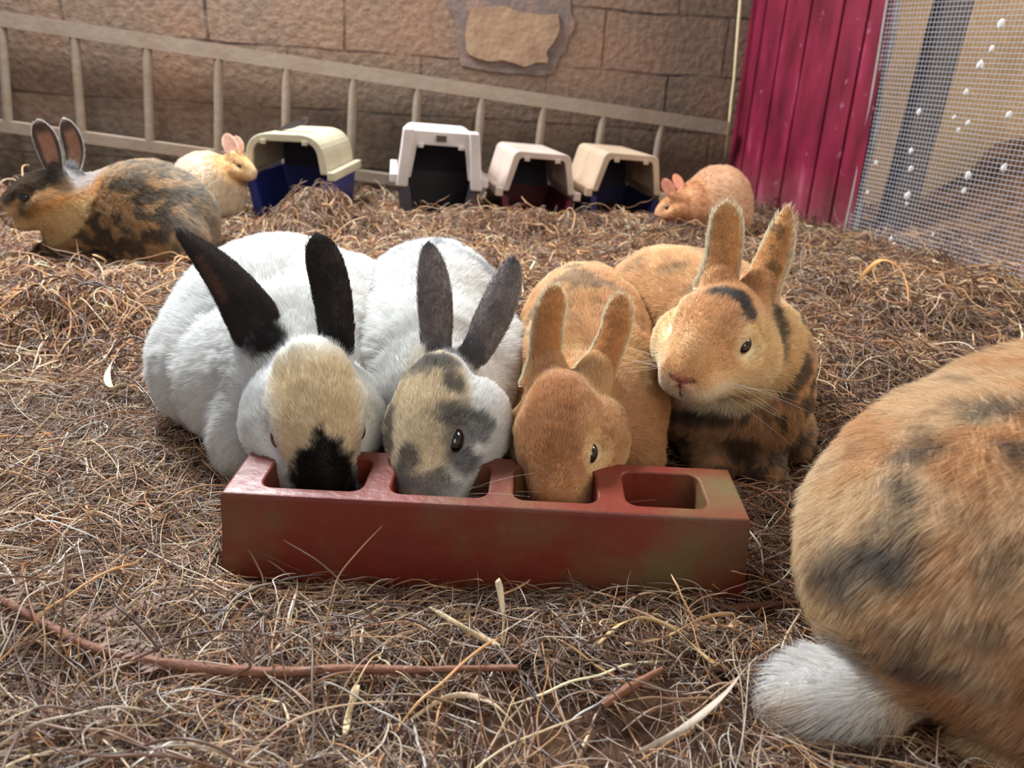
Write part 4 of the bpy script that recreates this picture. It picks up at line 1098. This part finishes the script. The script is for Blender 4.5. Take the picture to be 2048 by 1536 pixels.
PAL = [(184, 142, 100), (142, 98, 66), (204, 168, 124), (112, 74, 50), (224, 198, 160), (162, 114, 76), (84, 56, 42), (196, 146, 94), (96, 64, 48), (122, 82, 58)]
PALG = [(190, 160, 130), (146, 114, 90), (216, 194, 168), (108, 80, 64), (232, 218, 200), (84, 62, 52), (160, 128, 102)]
bare = lambda X, Y: 1-.985*np.exp(-(((X-.07)/.25)**2+((Y-.47)/.085)**2)**2)
sets = [strands(int(78000*HAY), (-2, 2), (.33, 1.3), .05, .00050, .020, 1, .35, 6, PAL+PALG, bare),
        strands(int(7000*HAY), (-2, 2), (.33, 1.3), .11, .0009, .024, 2, .12, 7, PALG+PAL, bare),
        strands(int(80000*HAY), (-2.4, 2), (1.1, 3.05), .045, .0009, .020, 3, .9, 6, PAL),
        strands(int(14000*HAY), (-2.4, 2), (1.2, 2.9), .10, .0013, .028, 4, .7, 7, PAL)]
for st in sets:
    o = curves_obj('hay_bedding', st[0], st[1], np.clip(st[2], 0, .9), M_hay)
    tag(o, 'loose dry brown hay strewn over the pen floor', 'hay', 'hay bedding', 'stuff')

rg = np.random.default_rng(5); nf = 260
fx = rg.uniform(.150, .200, nf); fy = rg.uniform(.705, .745, nf); fa = rg.uniform(0, 6.28, nf); fl = rg.uniform(.008, .03, nf)
fp = np.stack([np.stack([fx+np.cos(fa)*fl*t, fy+np.sin(fa)*fl*t*.5, .040+.012*rg.random(nf)+0*t], 1) for t in (-.5, 0, .5)], 1)
fo = curves_obj('feed_litter', fp, np.full((nf, 3), .0005), np.array([lin(c) for c in PAL])[rg.integers(0, 10, nf)], M_hay)
tag(fo, 'scraps of hay left in the empty fourth trough hole', 'hay', None, 'stuff')

# ------------------------------------------------------------------ single stalks, blades and fronds that stand out
def gpt(x, y, up):
    up = up+.013; p = pz(x, y, .012)
    for _ in range(4): p = pz(x, y, float(hgt(p[0], p[1])[0])+up)
    return p
def smooth_path(P, m=5):
    P = [np.asarray(p) for p in P]; P = [2*P[0]-P[1]]+P+[2*P[-1]-P[-2]]; out = []
    for i in range(1, len(P)-2):
        for k in range(m):
            t = k/m; a, b, c, d = P[i-1:i+3]
            out.append(.5*((2*b)+(-a+c)*t+(2*a-5*b+4*c-d)*t*t+(-a+3*b-3*c+d)*t**3))
    out.append(P[-2]); return out
def stalk(name, pts, rad, color, label, cat, group=None, taper=True):
    P = smooth_path([gpt(*p) for p in pts]); n = len(P)
    m = mat_plain(name+'_fibre', color, rough=.6, spec=.3, var=.3, scale=90, bump=.5, bscale=400)
    rr = [rad*(1 if not taper else .55+.45*math.sin(math.pi*min(1, .15+i/n))) for i in range(n)]
    c = P[n//2]*np.array([1, 1, 0])
    rr = [q*(.85+.3*random.random()) for q in rr]; o = tube(name, P, rr, m, None, c, 12, groove=.22); o.location = tuple(c); tag(o, label, cat, group); return o
def blade(name, pts, wid, color, label, cat, group=None, tw=1.2):
    """thin folded leaf blade"""
    P = smooth_path([gpt(*p) for p in pts]); n = len(P); V = []; F = []; c = P[n//2]*np.array([1, 1, 0])
    for i, p in enumerate(P):
        t = norm(P[min(i+1, n-1)]-P[max(i-1, 0)]); s_ = norm(np.cross(t, (0, 0, 1))); u_ = np.cross(s_, t); a = tw*math.sin(i/n*4+len(pts))
        s2 = s_*math.cos(a)+u_*math.sin(a); u2 = np.cross(s2, t); w2 = wid*(.25+.75*math.sin(math.pi*(i+.4)/(n+.8))**.6)
        for k in (-1, 0, 1):
            V.append(p+s2*w2*k+u2*w2*.35*abs(k)-c)
        for k in (1, 0, -1):
            V.append(p+s2*w2*k+u2*(w2*.35*abs(k)-.0004)-c)
    for i in range(n-1):
        for k in range(6): F.append((i*6+k, i*6+(k+1) % 6, (i+1)*6+(k+1) % 6, (i+1)*6+k))
    F.append(tuple(range(6))[::-1]); F.append(tuple((n-1)*6+k for k in range(6)))
    m = mat_plain(name+'_fibre', color, rough=.6, spec=.25, var=.15, scale=60, bump=.3, bscale=300)
    o = mesh_np(name, V, F, m, smooth=True); o.location = tuple(c); tag(o, label, cat, group); return o
def frond(pts, label, size=.012, color=(134, 112, 98)):
    P = smooth_path([gpt(*p) for p in pts], 7); n = len(P); c = P[n//2]*np.array([1, 1, 0]); V = []; F = []
    m = mat_plain('dry_bracken', color, rough=.8, spec=.1, var=.25, scale=80, bump=.3)
    g = tube('bracken_frond', P, [.0009*(1-.6*i/n) for i in range(n)], m, None, c, 6); g.location = tuple(c)
    for i in range(1, n):
        t = norm(P[i]-P[i-1]); s_ = norm(np.cross(t, (0, 0, 1)))
        for sd in (-1, 1):
            L = size*(1-.75*i/n)*random.uniform(.8, 1.15); d = norm(s_*sd+t*.35+np.array([0, 0, random.uniform(-.1, .5)])); q = norm(np.cross(d, (0, 0, 1))); k = len(V); w_ = L*.22
            for (a, b) in ((0, -.6), (.5, -1), (1, -.2), (1, .2), (.5, 1), (0, .6)):
                V.append(P[i]-c+d*L*a+q*w_*b+np.array([0, 0, -.18*L*a*a]))
            for (a, b) in ((0, -.6), (.5, -1), (1, -.2), (1, .2), (.5, 1), (0, .6)):
                V.append(P[i]-c+d*L*a+q*w_*b+np.array([0, 0, -.18*L*a*a-.0005]))
            F.append(tuple(range(k, k+6))); F.append(tuple(range(k+11, k+5, -1)))
            for j in range(6): F.append((k+j, k+6+j, k+6+(j+1) % 6, k+(j+1) % 6))
    mesh_np('leaflets', V, F, m, g, smooth=False)
    tag(g, label, 'frond', 'dry bracken fronds in the foreground hay'); return g
stalk('fallen_bracken', [(-40, 1178, .014), (60, 1232, .016), (170, 1290, .012), (290, 1322, .014), (420, 1338, .013), (560, 1345, .015), (700, 1338, .014), (830, 1340, .014), (935, 1337, .015), (1036, 1336, .016)], .0052, (134, 92, 72), 'long reddish brown plant stem lying across the hay in front of the trough', 'stem')
stalk('plant_stem', [(1205, 1412, .006), (1265, 1372, .008), (1325, 1338, .010)], .0046, (136, 92, 68), 'short split reddish stem beside the bare patch of earth', 'stem')
stalk('plant_stem', [(1440, 1218, .006), (1520, 1212, .008), (1600, 1206, .010)], .0046, (128, 82, 62), 'short reddish stem pointing at the big mottled rump', 'stem')
blade('hay_blade', [(1003, 1290, .006), (1006, 1240, .014), (998, 1170, .040), (996, 1158, .044)], 0.0035, (222, 204, 170), 'pale straw blade standing upright with a curled tip by the trough', 'straw')
blade('hay_blade', [(1196, 1288, .012), (1240, 1250, .024), (1290, 1238, .026), (1350, 1262, .022), (1400, 1305, .014), (1432, 1332, .008)], 0.0032, (214, 184, 130), 'wide bent yellow straw blade arching right of the trough centre', 'straw')
blade('hay_blade', [(1250, 1288, .010), (1330, 1275, .014), (1400, 1240, .022), (1462, 1230, .024), (1468, 1250, .018), (1420, 1252, .012)], 0.0038, (190, 152, 112), 'brown straw blade with a hooked end near the right end of the trough', 'straw')
blade('hay_blade', [(820, 1440, .006), (900, 1392, .012), (980, 1405, .012), (1060, 1480, .008)], 0.0026, (204, 180, 150), 'greyish straw blade curling over the bare earth', 'straw')
blade('hay_blade', [(1275, 1505, .010), (1370, 1455, .014), (1450, 1390, .014), (1500, 1330, .016), (1560, 1288, .018)], 0.0035, (196, 180, 160), 'long grey twisted straw blade reaching toward the white tail', 'straw')
blade('hay_blade', [(690, 1470, .008), (700, 1410, .012), (716, 1370, .016)], 0.0042, (220, 200, 160), 'short pale broad blade below the long reddish stem', 'straw')
blade('hay_blade', [(860, 1215, .012), (940, 1262, .018), (1000, 1292, .012)], 0.0029, (214, 190, 150), 'pale straw blade sloping down in front of the trough middle', 'straw')
blade('hay_blade', [(238, 700, .02), (216, 745, .03), (222, 778, .02), (250, 772, .014), (292, 796, .008)], 0.0054, (222, 204, 168), 'curled cream blade on the hay left of the white rabbit', 'straw')
blade('hay_blade', [(1715, 560, .03), (1760, 522, .06), (1800, 540, .055), (1815, 590, .03), (1812, 640, .012)], 0.0064, (216, 158, 96), 'golden arching blade on the hay near the wire mesh', 'straw')
blade('hay_blade', [(1440, 1180, .008), (1390, 1148, .020), (1335, 1150, .020), (1290, 1135, .024), (1250, 1138, .022)], 0.0019, (206, 166, 116), 'thin tan blade leaning on the right half of the trough front', 'straw')
stalk('dry_stem', [(1150, 1180, .010), (1120, 1110, .030), (1040, 1040, .050)], .0006, (170, 120, 80), 'hair-thin brown stem leaning against the front of the trough', 'straw')
frond([(150, 1250, .012), (240, 1225, .014), (330, 1190, .016), (352, 1150, .020)], 'dry bracken frond left of the trough with its tip raised', .014)
frond([(60, 1150, .010), (20, 1215, .012), (-30, 1290, .012)], 'dry bracken frond at the left border of the photo', .016)
frond([(330, 1340, .014), (250, 1290, .014), (160, 1240, .012), (90, 1180, .012)], 'curled bracken frond crossing the long reddish stem', .015)
frond([(180, 1460, .010), (250, 1470, .012), (310, 1480, .010)], 'small dark bracken frond below the long reddish stem', .011, (110, 82, 68))
frond([(380, 1130, .010), (330, 1120, .012), (280, 1080, .012), (230, 1065, .012)], 'small bracken frond beside the left end of the trough', .010)

# ------------------------------------------------------------------ earth bank beyond the mesh
bx, by = np.meshgrid(np.linspace(0, 1.9, 60), np.linspace(0, .8, 24)); b0 = RC+RD*(s_mid-.05)-RN*.07
VV = b0[None]+bx.ravel()[:, None]*RD[None]-by.ravel()[:, None]*RN[None]
VV[:, 2] = (.03+.30*sstep(0, .75, by.ravel()))*(.6+.8*fbm(np.stack([bx.ravel(), by.ravel(), 0*bx.ravel()], 1), 6, 44))
mesh_np('floor_beyond', VV, [(j*60+i, j*60+i+1, (j+1)*60+i+1, (j+1)*60+i) for j in range(23) for i in range(59)], mat_plain('littered_earth', (104, 78, 56), rough=.95, spec=.05, var=.6, scale=40, bump=.9, bscale=60, dirt=(38, 32, 30), dirt_scale=12, dirt_amt=.98))['kind'] = 'structure'
